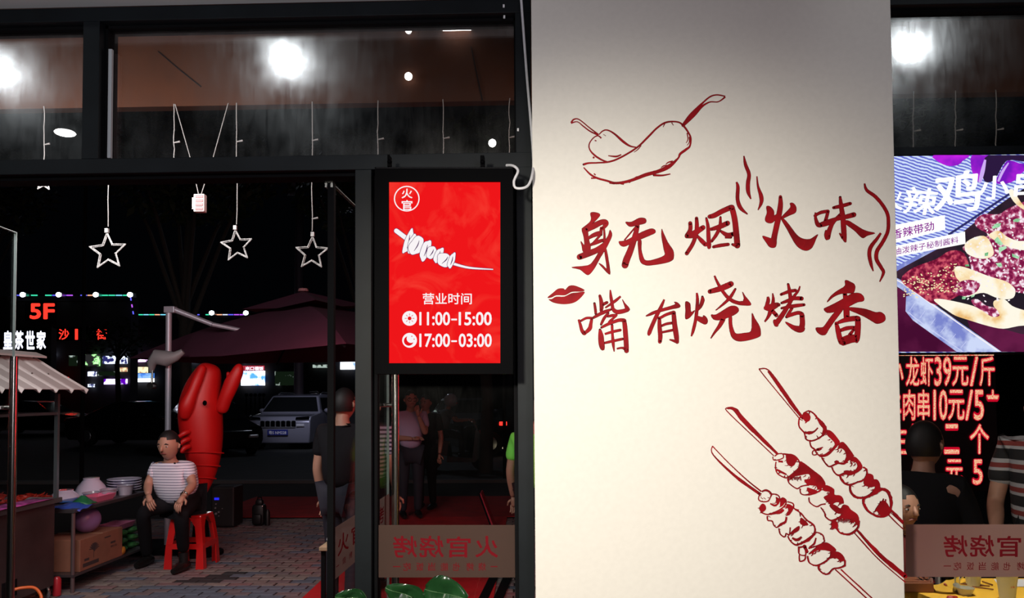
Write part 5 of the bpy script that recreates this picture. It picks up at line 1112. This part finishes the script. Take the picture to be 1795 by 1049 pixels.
LC={k:emit('led_'+k,c,1.3) for k,c in dict(green=(.05,.8,.45),blue=(.12,.12,1),violet=(.5,.1,.9),red=(.9,.1,.2),cyan=(.2,.7,.9),white=(.7,.75,.9)).items()}
def strip(p0,p1,Y,par,seq):
    n=len(seq)
    for i,k in enumerate(seq):
        if not k: continue
        a=at(p0[0]+(p1[0]-p0[0])*i/n,p0[1]+(p1[1]-p0[1])*i/n,Y-.15);b=at(p0[0]+(p1[0]-p0[0])*(i+.86)/n,p0[1]+(p1[1]-p0[1])*(i+.86)/n,Y-.15); MB().tube([a,b],.035,6).build('led_strip',LC[k],par)
strip((30,518),(228,518),46,bA,['blue',None,'green',None,'green','blue','blue','violet',None,'blue','red',None,'green','green','cyan','green'])
strip((229,522),(234,552),46,bA,['blue',None,'violet',None,'blue'])
strip((232,552),(430,552),50,bB,['green','green','cyan','green','red','cyan','cyan',None,'violet','violet',None,'blue',None,'green','green','red','white','blue','violet','violet'])
strip((231,552),(230,610),50,bB,['white','blue','cyan','red','red','violet','red','green','green','green'])
def led_sign(text,x0,y0,x1,y1,Y,par,m,nm='sign_lettering',bold=.03,gap=None):
    a,b=at(x0-2,y0-2,Y),at(x1+2,y1+2,Y); bx_=box('sign_board',(a.x,Y-.22,b.z),(b.x,Y-.02,a.z),BLACKM,par); n=len(text)
    for i,ch in enumerate(text):
        if ch==' ': continue
        w=(x1-x0)/n; e_=.38 if ch=='1' else .08; flat(nm,[(type_in(ch,x0+w*i+w*e_,y0,x0+w*(i+1)-w*e_,y1,bold),m)],fn_plane(Y-.225),bx_)
SR=emit('sign_red',(1,.035,.02),1.6); SO=emit('sign_orange',(1,.25,.08),1.6); SWB=emit('sign_cold_white',(.80,.82,1),2.2); SV=emit('sign_violet',(.35,.15,1),1.6)
led_sign('5F',50,532,98,560,46,bA,SR,bold=.05)
led_sign('沙1 街',101,577,189,596,44,bA,SR)
bE,zE=bld(-80,88,576,41,.5,'low black signboard building with white lettering above the cart roof')
led_sign('皇茶世家',4,580,82,613,41,bE,SWB,bold=.05)
def noisy(n,c1,c2,sc,s,p0=.45,p1=.55): return emit2(n,c1,c2,sc,s,p0=p0,p1=p1)
N1=noisy('shop_green',(.01,.01,.01),(.35,.85,.3),2.4,2.0,.48,.54); N2=noisy('shop_blue_white',(.01,.01,.06),(.7,.8,1),2.0,2.6,.44,.5); N3=noisy('shop_pink',(.02,.0,.04),(.9,.55,1),2.4,2.6,.43,.5); N4=noisy('shop_white',(.05,.20,.7),(.9,.95,1),.9,2.6,.36,.46); N5=noisy('shop_warm',(.35,.10,.05),(.8,.75,.45),2.0,1.5); N6=noisy('shop_dim',(.005,.01,.005),(.45,.55,.5),1.8,.9,.53,.6); N7=noisy('shop_violet',(.05,.0,.2),(.75,.6,1),2.0,2.6,.40,.5)
def shop(x0,y0,x1,y1,m,par,nm='lit_shopfront',Y=None):
    Y=Y or (46 if par is bA else 50); a,b=at(x0,y0,Y),at(x1,y1,Y); f=box(nm,(a.x,Y-.25,b.z),(b.x,Y-.03,a.z),m,par); return f
for r_ in ((154,622,176,642,N1,bA),(125,624,136,642,N6,bA),(84,620,98,626,N2,bA),(184,625,224,638,N2,bA),(158,652,170,660,N2,bA),(176,652,206,659,N6,bA),(206,645,224,652,N5,bA),(186,665,224,674,N7,bA),(158,674,167,679,N2,bA),
 (236,627,262,635,N3,bB),(236,644,260,654,N5,bB),(236,655,271,663,noisy('shop_sky',(.05,.2,.7),(.3,.55,1),1.2,1.2),bB),(235,664,271,670,N4,bB),(319,631,332,636,N2,bB),(337,629,349,635,N2,bB),(322,647,345,660,N6,bB),(322,664,330,676,N6,bB),(428,634,440,637,N2,bB),(425,651,465,676,N4,bB),(484,652,516,676,N6,bB),(550,640,577,645,N6,bB),(598,624,641,648,N4,bB)): shop(*r_)
a,b=at(425,642,50),at(466,650,50); sg=box('shop_sign',(a.x,49.70,b.z),(b.x,49.74,a.z),emit('dim_red_sign',(.45,.03,.05),1),bB); flat('sign_lettering',[(type_in('米口福饭',430,643,462,649.5,.03),SWB)],fn_plane(49.69),sg)
sg=box('shop_sign',(at(597,606,50).x,49.7,at(640,617,50).z),(at(642,606,50).x,49.74,at(640,605,50).z),BLACKM,bB); flat('sign_lettering',[(rect(598,608,610,614),SR),(type_in('上',613,606,622,615,.03),SR),(type_in('海',626,606,640,616,.03),SR)],fn_plane(49.69),sg)
box('awning',(at(178,662,50).x,44.2,at(186,666,46).z),(at(190,662,50).x,45.7,at(186,661,46).z),emit('red_awning_lit',(.8,.03,.03),1),bA)
box('lit_shopfront',(at(654,640,58).x,59.6,at(660,647,58).z),(at(672,640,58).x,59.75,at(660,640,58).z),N4,bC)
for k,(px,w_) in enumerate(((432,3),(440,3.4),(447.5,3.2),(455,3.4),(462,2.6))):          # people in front of the bright shop
    p=at(px,682,47); t=thing('person',(p.x,47,-.02),'silhouetted passer-by before the bright white shop, '+('leftmost','second from the left','in the middle','second from the right','rightmost')[k],'person','passers-by before the bright shop')
    ww=w_/F*47; MB().tube([(p.x,47,0),(p.x,47,.8),(p.x,47,1.35),(p.x,47,1.5)],[ww*.45,ww*.55,ww*.6,ww*.25],8).ball((p.x,47,1.62),.12,8,6).build('body',CLOTHB,t,smooth=True)
# ================================================================ street trees and lamps
LEAF=mat('night_leaf',(.035,.065,.028),.6,noise=.5,nscale=2); BARK=mat('bark',(.05,.042,.035),.9)
def tree(px,Y,zc_,rr,n,label,seed,trunk=.13):
    r=random.Random(seed); x=at(px,600,Y).x; t=thing('street_tree',(x,Y,-.02),label,'tree','street trees beyond the paving')
    MB().tube([(x,Y,-.02),(x+.05,Y,1.5),(x-.03,Y,3),(x+.1,Y,zc_)],[trunk*1.2,trunk,trunk*.85,trunk*.4],10).build('trunk',BARK,t,smooth=True)
    for k in range(6):
        a=k*1.05; e=Vector((x+math.cos(a)*rr*.8,Y+math.sin(a)*rr*.6,zc_+r.uniform(-.2,1.0))); s_=Vector((x,Y,r.uniform(2.6,3.6))); MB().tube([s_,s_+(e-s_)*.5+Vector((0,0,.2)),e],[trunk*.45,trunk*.3,trunk*.1],6).build('branch',BARK,t)
    b=MB()
    for i in range(n):
        while True:
            p=Vector((r.uniform(-1,1),r.uniform(-1,1),r.uniform(-1,1)))
            if .25<p.length<1: break
        c=Vector((x+p.x*rr,Y+p.y*rr*.8,zc_+p.z*rr*.62)); s_=r.uniform(.05,.11); u=Vector((r.uniform(-1,1),r.uniform(-1,1),r.uniform(-.6,.3))).normalized(); v=u.orthogonal().normalized()
        b.add([c-u*s_*1.5,c+v*s_*.6,c+u*s_*1.5,c-v*s_*.6],[(0,1,2,3)])
    b.build('foliage',LEAF,t,kind='stuff')
for i,a in enumerate(((-60,18,6.6,2.0,2200),(325,16.2,6.5,2.0,2400),(650,18.2,6.7,2.1,2400),(850,16.0,6.4,1.7,2200),(1700,17,6.4,3.0,2400))): tree(*a,('tree at the far left beyond the food cart','tree standing behind the grey parasol mast','tree behind the door post','tree behind the red screen','tree behind the right-hand window')[i],40+i)
tree(207,34,4.2,1.6,300,'small bare branching tree in front of the long lit building',60,.12)
def pane_lamp(px,py,Y,r,label,pole=True,rd=.28):
    p=at(px,py,Y); t=thing('pane_lamp',(p.x+.18,Y+.3,-.02),label,'lamp')
    MB().tube([(p.x+.18,Y+.3,-.02),(p.x+.18,Y+.3,p.z+.15),(p.x+.12,Y+.2,p.z+.3),(p.x,Y,p.z+.08)],[.035,.03,.025,.02],10).build('pole',BLACKM,t,smooth=True)
    MB().lathe([(0,.06),(r*.7,.04),(r,0),(0,0)],p,20).build('lamp_head',ALU,t,smooth=True); MB().ball(p,(r*.95,r*.95,r*rd),18,8).build('lamp_glass',LAMPW,t,smooth=True)
pane_lamp(114,233,12.5,.17,'flat oval white lamp on an added pole, for a ceiling lamp mirrored in the left transom pane')  # stand-in for a mirrored ceiling lamp, its pole added
pane_lamp(863,251,14,.075,'small round street lamp low in the wide pane above the red screen',rd=.95)
# grey post behind the wide pane
p=at(525,300,28.5); t=thing('lamp_post',(p.x,28.5,-.02),'plain grey post rising behind the silver SUV','post'); MB().tube([(p.x,28.5,-.02),(p.x,28.5,6.0),(p.x,28.5,14.5)],[.19,.16,.13],14).build('shaft',mat('grey_post',(.16,.14,.19),.5),t,smooth=True); box('bracket',(p.x-.35,28.25,9.1),(p.x-.1,28.35,9.6),WHITEP,t)
# ================================================================ dish screen right of the pillar
DY=2.50
dm=thing('menu_display',at(1680,618,DY+.05),'large landscape screen showing spicy chicken skewers on a tray, right of the pillar','screen')
q=lambda a,b,Y=DY: at(a,b,Y)
xL=pr+.012; xR=2.55
zt1,zb1=q(1680,272.5).z,q(1680,618).z
box('casing',(xL-.004,DY+.003,zb1-.006),(xR+.01,DY+.045,zt1+.005),BLACK,dm,.002)
pan=MB().add([(xL,DY,zb1),(xR,DY,zb1),(xR,DY,zt1),(xL,DY,zt1)],[(0,1,2,3)]).build('lit_panel',emit2('cloth_blue',(.12,.14,.58),(.66,.78,.98),30,1,'wave',.1,.75,rot=-.34,dist=3.0,mid=(.28,.33,.85)),dm)
df=fn_plane(DY-.0005)
xe=1562
M=K(1560,260,5.519); N=K(1560,430,5.247)
cnt=[0]
def clip(tris):
    out=[]
    for t in tris:
        P=list(t)
        for ax,lim,sg in ((0,xe,1),(1,617.2,-1),(1,273.6,1),(0,1890,-1)):
            Q=[]
            for i in range(len(P)):
                a,b=P[i-1],P[i]; da,db=(a[ax]-lim)*sg,(b[ax]-lim)*sg
                if (da>=0)!=(db>=0): Q.append(a+(b-a)*(da/(da-db)))
                if db>=0: Q.append(b)
            P=Q
            if len(P)<3: break
        if len(P)>=3: out+=[(P[0],P[i],P[i+1]) for i in range(1,len(P)-1)]
    return out
def dl(name,layers,**kw):
    cnt[0]+=1; layers=[(clip(t),m) for t,m in layers]; return flat(name,layers,df,pan,off0=.0004*cnt[0],spread=1e-5,**kw)
MAR=emit2('picture_maroon',(.060,.004,.03),(.13,.012,.06),6,1); DKT=emit2('picture_tray_dark',(.018,.012,.02),(.05,.02,.04),8,1); RIM=emit2('picture_rim',(.20,.24,.62),(.62,.70,.95),14,1,p0=.42,p1=.58)
XR=1895
dl('table_in_picture',[(polyt([(xe,484),(1600,470),(XR,470),(XR,619.5),(xe,619.5)],sm=False),MAR)])
dl('tray_inside',[(polyt([(xe,478),(1585,462),(1665,425),(1715,385),(1770,346),(XR,270),(XR,619.5),(1757,619.5),(xe,498)],sm=False),DKT),
  (polyt([(1690,548),(1740,572),(1790,586),(XR,590),(XR,619.5),(1757,619.5),(1700,575)],sm=False),MAR),
  (polyt([(1588,520),(1596,518),(1618,535),(1742,619.5),(1680,619.5),(1600,562),(1587,546)],sm=False),RIM),
  (ribbon([(xe,492,14),(1580,500,13),(1650,551,13),(1700,586,13),(1755,625,13)]),RIM),(ribbon([(xe,489,2),(1580,496,2),(1650,546,2),(1755,620,2)]),SW),
  (ribbon([(xe,478,7),(1585,464,7),(1662,424,5)]),RIM),(ribbon([(1662,412,4),(1715,377,4),(1770,340,4),(XR,262,4)]),emit('picture_navy',(.03,.03,.14)))])
T=[]
for k in range(7): T+=ribbon([(1603+k*18,532+k*13.5,.8),(1594+k*18,545+k*13,.8)])
T+=ribbon([(1592,548,1.6),(1620,570,1.4),(1690,619,1.4)])
dl('tray_handle_seams',[(T,emit('picture_pale',(.62,.66,.95)))],kind='stuff')
CHB=emit2('chili_bits',(.16,.006,.03),(.62,.10,.14),60,1,p0=.42,p1=.6,mid=(.34,.02,.07)); CHB2=emit2('chili_bits_pale',(.20,.008,.06),(.95,.80,.90),58,1,p0=.42,p1=.62,mid=(.45,.06,.16)); CRM=emit2('chicken_cream',(.80,.42,.10),(1,.95,.80),12,1.0,p0=.30,p1=.52,mid=(.98,.80,.5))
dl('chili_flakes',[(polyt([(1579,492),(1600,470),(1640,455),(1665,440),(1690,445),(1700,480),(1690,510),(1668,525),(1640,535),(1610,517)]),CHB),
 (polyt(M([(820,700),(900,640),(1050,640),(1130,590),(1290,520),(1600,400),(1800,400),(1800,1400),(900,1300),(760,1040),(700,960),(830,880),(950,840),(840,770)])),CHB2)])
dl('chicken_piece',[(polyt(N([(400,505),(460,495),(600,520),(760,560),(860,610),(930,650),(1000,640),(950,560),(960,510),(1050,500),(1120,560),(1233,600),(1400,640),(1400,720),(1180,745),(1040,770),(900,745),(720,690),(600,650),(520,600),(460,560)])),CRM)])
dl('chicken_piece',[(polyt(N([(590,215),(640,195),(760,230),(900,285),(1050,330),(1120,375),(1150,420),(1130,485),(1050,500),(960,480),(860,440),(760,460),(700,480),(620,450),(585,410),(640,350),(600,290)])),CRM)])
dl('chicken_piece',[(polyt(M([(720,930),(800,870),(900,850),(960,900),(1000,1010),(960,1060),(860,1070),(740,1020)])),CRM)])
dl('chicken_piece',[(polyt(M([(950,840),(1040,800),(1130,860),(1240,900),(1400,900),(1400,980),(1240,985),(1100,940),(1000,890)])),CRM)])
dl('chicken_piece',[(polyt(M([(1140,420),(1180,400),(1230,480),(1290,560),(1400,640),(1290,600),(1190,520)])),CRM)])
dl('seasoned_patch',[(polyt(N([(570,430),(620,350),(720,320),(820,350),(790,430),(700,470),(620,460)])),CHB2)])
dl('seasoned_patch',[(polyt(N([(740,510),(800,500),(880,560),(960,580),(1000,650),(930,660),(850,610),(770,560)])),CHB2)])
rg=random.Random(3); T1=[];T2=[]
for k in range(150):
    u,v=rg.random(),rg.random(); x=1582+u*105; y=492-u*38+v*(34+u*22)
    a=rg.uniform(-.8,.8); T1+=ribbon([(x-1.6*math.cos(a),y-1.6*math.sin(a),1.0),(x,y,2.0),(x+1.6*math.cos(a),y+1.6*math.sin(a),1.0)])
for k in range(240):
    x=rg.uniform(1690,1890); y=rg.uniform(372,530)
    if y<372+max(0,(1790-x))*.42: continue
    a=rg.uniform(-1.5,1.5); T2+=ribbon([(x-2*math.cos(a),y-2*math.sin(a),1.2),(x,y,2.6),(x+2*math.cos(a),y+2*math.sin(a),1.2)])
dl('sesame_seeds',[(T1,emit('sesame',(.95,.80,.45))),(T2,SW)],kind='stuff')
ONG=emit2('onion_green',(.10,.42,.16),(.45,.80,.50),30,1)
for pts in ([(975,770),(1010,735),(1068,728),(1050,765),(990,785)],[(1180,700),(1210,685),(1255,690),(1230,720),(1185,715)],[(1000,890),(1030,860),(1085,930),(1060,945),(1010,915)],[(1040,965),(1110,950),(1120,970),(1070,1000),(1045,1020)],[(905,1020),(940,1010),(935,1045),(905,1050)]): dl('spring_onion',[(polyt(M(pts),sm=False),ONG)])
for pts in ([(960,170),(1010,165),(1020,195),(985,205)],[(1110,80),(1180,115),(1160,130),(1110,110)],[(650,480),(690,475),(680,500),(650,500)],[(730,470),(770,455),(760,475),(735,485)],[(675,185),(710,180),(715,200),(680,200)]): dl('spring_onion',[(polyt(N(pts),sm=False),ONG)])
ORC=emit2('orchid_violet',(.18,.01,.50),(.75,.02,.95),7,1,p0=.4,p1=.6)
dl('orchid_petals',[(polyt(M([(405,77),(470,150),(560,180),(645,170),(690,130),(745,70)])),ORC),(polyt(M([(780,75),(768,180),(790,260),(850,340),(880,240),(945,75)])),ORC),(polyt(M([(950,66),(880,200),(900,330),(1000,310),(1110,130),(1300,140),(1300,66)])),emit('orchid_shade',(.025,.01,.05))),(polyt(M([(1130,125),(1060,220),(1005,335),(1085,355),(1190,320),(1300,215),(1500,160),(1500,60),(1290,160)])),ORC),
 (ribbon(M([(855,330,30),(880,230,40),(905,120,20)])),emit('orchid_pale',(.62,.42,.92))),(ribbon(M([(1030,330,20),(1070,240,26),(1130,150,12)])),emit('orchid_pale',(.62,.42,.92)))])
WT=emit('picture_white',(1,1,1),1.1)
for ch,(x0,y0,x1,y1),rt in (('火',(1545,330,1580,372),.1),('辣',(1582,330,1640,378),-.08),('鸡',(1634,302,1716,374),.10),('小',(1712,310,1766,352),.06),('串',(1774,300,1828,352),.04)):
    dl('dish_name_character',[(type_in(ch,x0,y0,x1,y1,.028,rot=rt,skew=.12),WT)])
PT=emit('label_purple',(.26,.02,.30))
lq=M([(30,752),(512,655),(516,795),(30,925)]); l1=dl('caption_label',[(polyt(lq,sm=False),WT)])
dl('caption_lettering',[(type_quad('香辣带劲',M([(0,800),(405,712),(410,800),(5,895)]),.02),PT)])
lq=M([(30,955),(705,815),(710,932),(30,1062)]); dl('caption_label',[(polyt(lq,sm=False),WT)])
dl('caption_lettering',[(type_quad('油泼辣子秘制酱料',M([(20,975),(640,860),(642,925),(22,1045)]),.012),PT)])
# ================================================================ scrolling price board outside the right window
PY_=4.6
pbx=at(1745,700,PY_)
pb=thing('price_board',at(1640,860,PY_),'red LED price board glowing behind the diners at the right window','sign'); pb.location.z=0
za,zb_=at(1650,621,PY_).z,at(1650,862,PY_).z
box('panel',(at(1530,700,PY_).x,PY_+.01,zb_),(at(1748,700,PY_).x,PY_+.08,za),mat('led_panel_dark',(.010,.003,.004),.4),pb)
for x in (at(1535,700,PY_).x+.02,at(1745,700,PY_).x-.03): box('post',(x-.015,PY_+.02,0),(x+.015,PY_+.06,zb_),BLACKM,pb)
LEDM=emit2('led_red',(1,.72,.42),(1,.10,.07),150,1.9,'voronoi',.3,.85); HALO=emit('led_red_halo',(.85,.004,.03),1.0)  # red halo of the lit characters painted as a wider copy behind
def keep(s,x0,t): return not (s=='串' and x0>1700) or max(p.y for p in t)<706
def led(s,x0,y0,x1,y1,nm='led_character'):
    a=flat(nm,[([t for t in type_in(s,x0-1.6,y0-1.6,x1+1.6,y1+1.6,.085) if keep(s,x0,t)],HALO),([t for t in type_in(s,x0,y0,x1,y1,.014) if keep(s,x0,t)],LEDM)],fn_plane(PY_+.006),pb,lift=.0012)
for s,x0,x1 in (('小',1556,1583),('龙',1588,1611),('虾',1613,1635),('3',1638,1650),('9',1653,1667),('元',1669,1697),('/',1700,1714),('斤',1717,1743)): led(s,x0,626,x1,677)
for s,x0,x1 in (('羊',1554,1579),('肉',1583,1604),('串',1608,1629),('1',1636,1640),('0',1646,1660),('元',1662,1690),('/',1692,1705),('5',1707,1724),('串',1728,1752)): led(s,x0,684,x1,737 if s!='串' or x0<1700 else 760)
for s,x0,x1 in (('生',1558,1590),('蚝',1594,1622),('二',1655,1681),('个',1700,1733)): led(s,x0,744,x1,796)
for s,x0,x1 in (('龙',1600,1630),('元',1658,1687),('5',1705,1722),('串',1726,1744)): led(s,x0,806,x1,850)
flat('led_rule',[(rect(1530,622,1742,624),LEDM)],fn_plane(PY_+.006),pb)
# diners put outside the right window to stand for dim reflections
KT=stripes('black_white_red_striped_tee',(.012,.012,.014),(.40,.40,.42),.115,.46,(.22,.035,.03))
def sit(label,px,Y,hd_py,shirt,look,h=1.7,pants=CLOTHB,**kw):
    x=at(px,800,Y).x; zt=at(px,hd_py,Y).z; t=thing('person',(x,Y,0),label,'person'); l=Vector(look).normalized(); s_=Vector((0,0,1)).cross(l); s_=-s_
    c=Vector((x,Y,0)); k=h/1.7; W={'hd':c+Vector((0,0,zt)),'nk':c+Vector((0,0,zt-.115*k))-l*.02,'nb':c+Vector((0,0,zt-.17*k))-l*.025,'che':c+Vector((0,0,zt-.34*k))-l*.03,'pel':c+Vector((0,0,zt-.66*k))-l*.04,'curl':.7}
    for n,m in (('L',-1),('R',1)):
        S_=s_*m; W['sh'+n]=W['nb']+S_*.19*k+Vector((0,0,-.035)); W['el'+n]=W['nb']+S_*.23*k+Vector((0,0,-.30*k))+l*.06; W['wr'+n]=W['nb']+S_*.14*k+Vector((0,0,-.40*k))+l*.27; W['ha'+n]=W['wr'+n]+l*.08
        W['hp'+n]=W['pel']+S_*.10; kn=W['pel']+S_*.12+l*.40; W['kn'+n]=kn; W['an'+n]=Vector((kn.x,kn.y,.08))
    figure(t,W,h,shirt,pants,look=look,**kw); 
    st=thing('dining_stool',(W['pel'].x,W['pel'].y,0),'stool under the '+label.split(',')[0],'stool'); zs=W['pel'].z-.165*k
    MB().lathe([(0,zs-.05),(.16,zs-.05),(.17,zs-.03),(.16,zs-.01),(0,zs-.01)],(W['pel'].x,W['pel'].y,0),18).build('seat',BLACKM,st)
    for a in range(4): an=a*math.pi/2+.78; MB().tube([(W['pel'].x+.12*math.cos(an),W['pel'].y+.12*math.sin(an),zs-.05),(W['pel'].x+.17*math.cos(an),W['pel'].y+.17*math.sin(an),0)],.012,6).build('leg',BLACKM,st)
    return t
sit('diner in a black, white and red striped tee, far right of the window',1838,3.95,716,KT,(-.75,-.55,-.10),1.78,tor=1.15)
sit('diner dressed in black in front of the price board',1622,4.22,780,CLOTHB,(.8,.5,0),1.72,tor=1.15,sleeve=1.5)
sit('child peering past the right edge of the pillar',1578,3.74,890,mat('dark_red_top',(.12,.01,.012),.8),(.25,-1,0),1.2,headr=.088)
# ---- dinner table
DT=thing('dining_table',(at(1720,1030,3.1).x,3.15,0),'dining table under a yellow cloth outside the right window','table')
dx0=at(1594,1035,3.3).x; YC=mat('yellow_cloth',(.80,.46,.035),.7,noise=.12,nscale=5); tzz=.78
TY0,TY1=2.78,3.52
b=MB(); n=24; V=[]
ed=[(dx0+.10,TY0),(2.9,TY0),(2.9,TY1),(dx0-.02,TY1)]
b.prism([(x,y,tzz-.012) for x,y in ed],(0,0,.012)); 
for k in range(4):
    p0,p1=Vector((*ed[k],0)),Vector((*ed[(k+1)%4],0)); d=(p1-p0).normalized(); nn=Vector((d.y,-d.x,0)); L_n=30; vs=[];fs=[]
    for i in range(L_n+1):
        q0=p0+(p1-p0)*i/L_n; w=.012*math.sin(i*1.9)+.006; vs+=[q0+Vector((0,0,tzz)),q0+nn*(.008+w*.5)+Vector((0,0,tzz-.12)),q0+nn*(.015+w)+Vector((0,0,tzz-.32))]
    for i in range(L_n):
        for j in range(2): a=i*3+j; fs.append((a,a+1,a+4,a+3))
    b.add(vs,fs)
b.build('tablecloth',YC,DT)
for x in (dx0+.2,2.7):
    for y in (2.9,3.4): MB().tube([(x,y,0),(x,y,tzz-.012)],.02,8).build('leg',BLACKM,DT)
def tp(px,py): p=gr(px,py,tzz); p.z=tzz+.001; return p
CH=mat('mirror_chrome',(.75,.75,.78),.06,1)
p=tp(1652,1036); one('teapot','shiny chrome teapot at the left of the yellow table','teapot',MB().lathe([(0,0),(.055,0),(.066,.02),(.066,.09),(.050,.115),(.03,.125),(.0,.127)],p,28).ball(p+Vector((0,0,.134)),.011,10,8).tube([p+Vector((.055,0,.04)),p+Vector((.09,0,.07)),p+Vector((.105,0,.11))],[.014,.010,.007],10).tube([p+Vector((-.055,.0,.10)),p+Vector((-.10,0,.10)),p+Vector((-.10,0,.05)),p+Vector((-.062,0,.03))],.006,8),CH,True)
p=tp(1604,1034); one('wooden_box','low wooden tray box at the table corner beside the pillar','box',MB().box(p+Vector((-.09,-.055,0)),p+Vector((.055,.05,.040)),.004).box(p+Vector((-.08,-.045,.040)),p+Vector((.045,.04,.043))),mat('reddish_wood',(.20,.065,.03),.5,noise=.2,nscale=12),False)
FC=mat('frosted_cup_plastic',(.55,.60,.58),.35); FR2=mat('cup_print_red',(.6,.05,.04),.6)
for px,py,k,lb in ((1706,1027,1.0,'frosted plastic cup partly behind the frosted band'),(1766,1052,1.05,'frosted plastic cup with red lettering, nearest the glass')):
    p=tp(px,py); c=thing('plastic_cup',p,lb,'cup','frosted cups on the yellow table'); MB().lathe([(0,0),(.026*k,0),(.037*k,.095*k),(.038*k,.097*k),(.035*k,.095*k),(.024*k,.006),(0,.006)],p,24).build('cup_wall',FC,c,smooth=True)
    flat('red_print',[(type_in('火官',-9,-4,9,4,.02),FR2)],lambda q,p=p,k=k:p+Vector((q.x/1000*.9,-.0345*k,.055*k-q.y/1000)),c)
p=tp(1692,1043); one('glass_bowl','small clear glass bowl with sauce beside the teapot','bowl',MB().lathe([(0,0),(.025,0),(.036,.028),(.034,.028),(.02,.006),(0,.006)],p,22),mat('glassy_bowl',(.45,.42,.32),.08,coat=1),True)
p=tp(1668,1052); one('chili_piece','small heap of red chilies on the table edge','food',MB().ball(p+Vector((0,0,.008)),(.02,.014,.008),8,6).ball(p+Vector((.02,.012,.006)),(.012,.009,.006),8,6),mat('chili_red',(.4,.04,.02),.4),True)
for k,(a,b_) in enumerate((((1684,1026),(1735,1030)),((1704,1031),(1742,1036)),((1722,1022),(1740,1028)))):
    p,q2=tp(*a),tp(*b_); one('chopstick','dark chopstick on the yellow cloth, %s'%('rear left','front','rear right')[k],'chopstick',MB().tube([p+Vector((0,0,.004)),q2+Vector((0,0,.004))],.0028,6),mat('brown_lacquer',(.16,.05,.03),.3),False,'chopsticks on the yellow table')
one('paper_menu','white paper sheet with red print at the right of the table','paper',MB().prism([tp(1742,1017)+Vector((0,0,.001)),tp(1800,1017)+Vector((0,0,.001)),tp(1810,1030)+Vector((0,0,.001)),tp(1752,1030)+Vector((0,0,.001))],(0,0,.001)),WHITEP,False)
# ================================================================ pot plant inside the door
PLF=mat('glossy_green_leaf',(.010,.045,.013),.22,coat=.4,noise=.25,nscale=12); VEIN=mat('leaf_vein',(.06,.14,.05),.4)
ppx=at(740,1049,2.25); pp=thing('potted_plant',(ppx.x,2.22,0),'leafy green pot plant inside the side pane, tops of leaves showing','plant')
pbx_=(ppx.x,2.22,0)
MB().lathe([(0,0),(.10,0),(.14,.30),(.15,.30),(.15,.33),(.13,.33),(.12,.28),(0,.28)],pbx_,24).build('pot',mat('dark_pot',(.04,.04,.04),.4),pp,smooth=True)
def leaf_(tip,base,wd,roll=0,k=0):
    b=MB(); tip,base=Vector(tip),Vector(base); d=tip-base; L0=d.length; d.normalize(); s_=d.cross(Vector((math.sin(roll),-math.cos(roll),0))).normalized(); nn=s_.cross(d); n=10; V=[]
    for i in range(n+1):
        u=i/n; w=wd*(math.sin(math.pi*min(1,u*.92+.04))**.75)*(1.1-.35*u); 
        for t_ in (-1,-.5,0,.5,1): V.append(base+d*L0*u+s_*w*t_+nn*(abs(t_)*w*.35-.10*L0*u*u+.006*math.sin(9*u+t_*3)))
    b.add(V,[(i*5+j,(i+1)*5+j,(i+1)*5+j+1,i*5+j+1) for i in range(n) for j in range(4)]); o=b.build('leaf',PLF,pp,smooth=True); s3=o.modifiers.new('t','SOLIDIFY'); s3.thickness=.0015
    MB().tube([V[i*5+2]+Vector((0,-.0015,.001)) for i in range(n+1)],.0011,5).build('midrib',VEIN,o)
    c=Vector((pbx_[0],pbx_[1],.3)); MB().tube([c,c+(base-c)*.5+Vector((0,0,.12)),base],[.006,.005,.0035],6).build('stem',PLF,pp)
LY=2.2
for (tx,ty,bx2,by2,wd,rl) in ((588,1049,642,1050,.034,.1),(676,1034,745,1056,.044,-.15),(818,1052,745,1034,.060,.25),(722,1052,700,1100,.030,.3),(866,1056,820,1085,.028,.1)):
    leaf_(at(tx,ty,LY),at(bx2,by2,LY+.03),wd,rl)
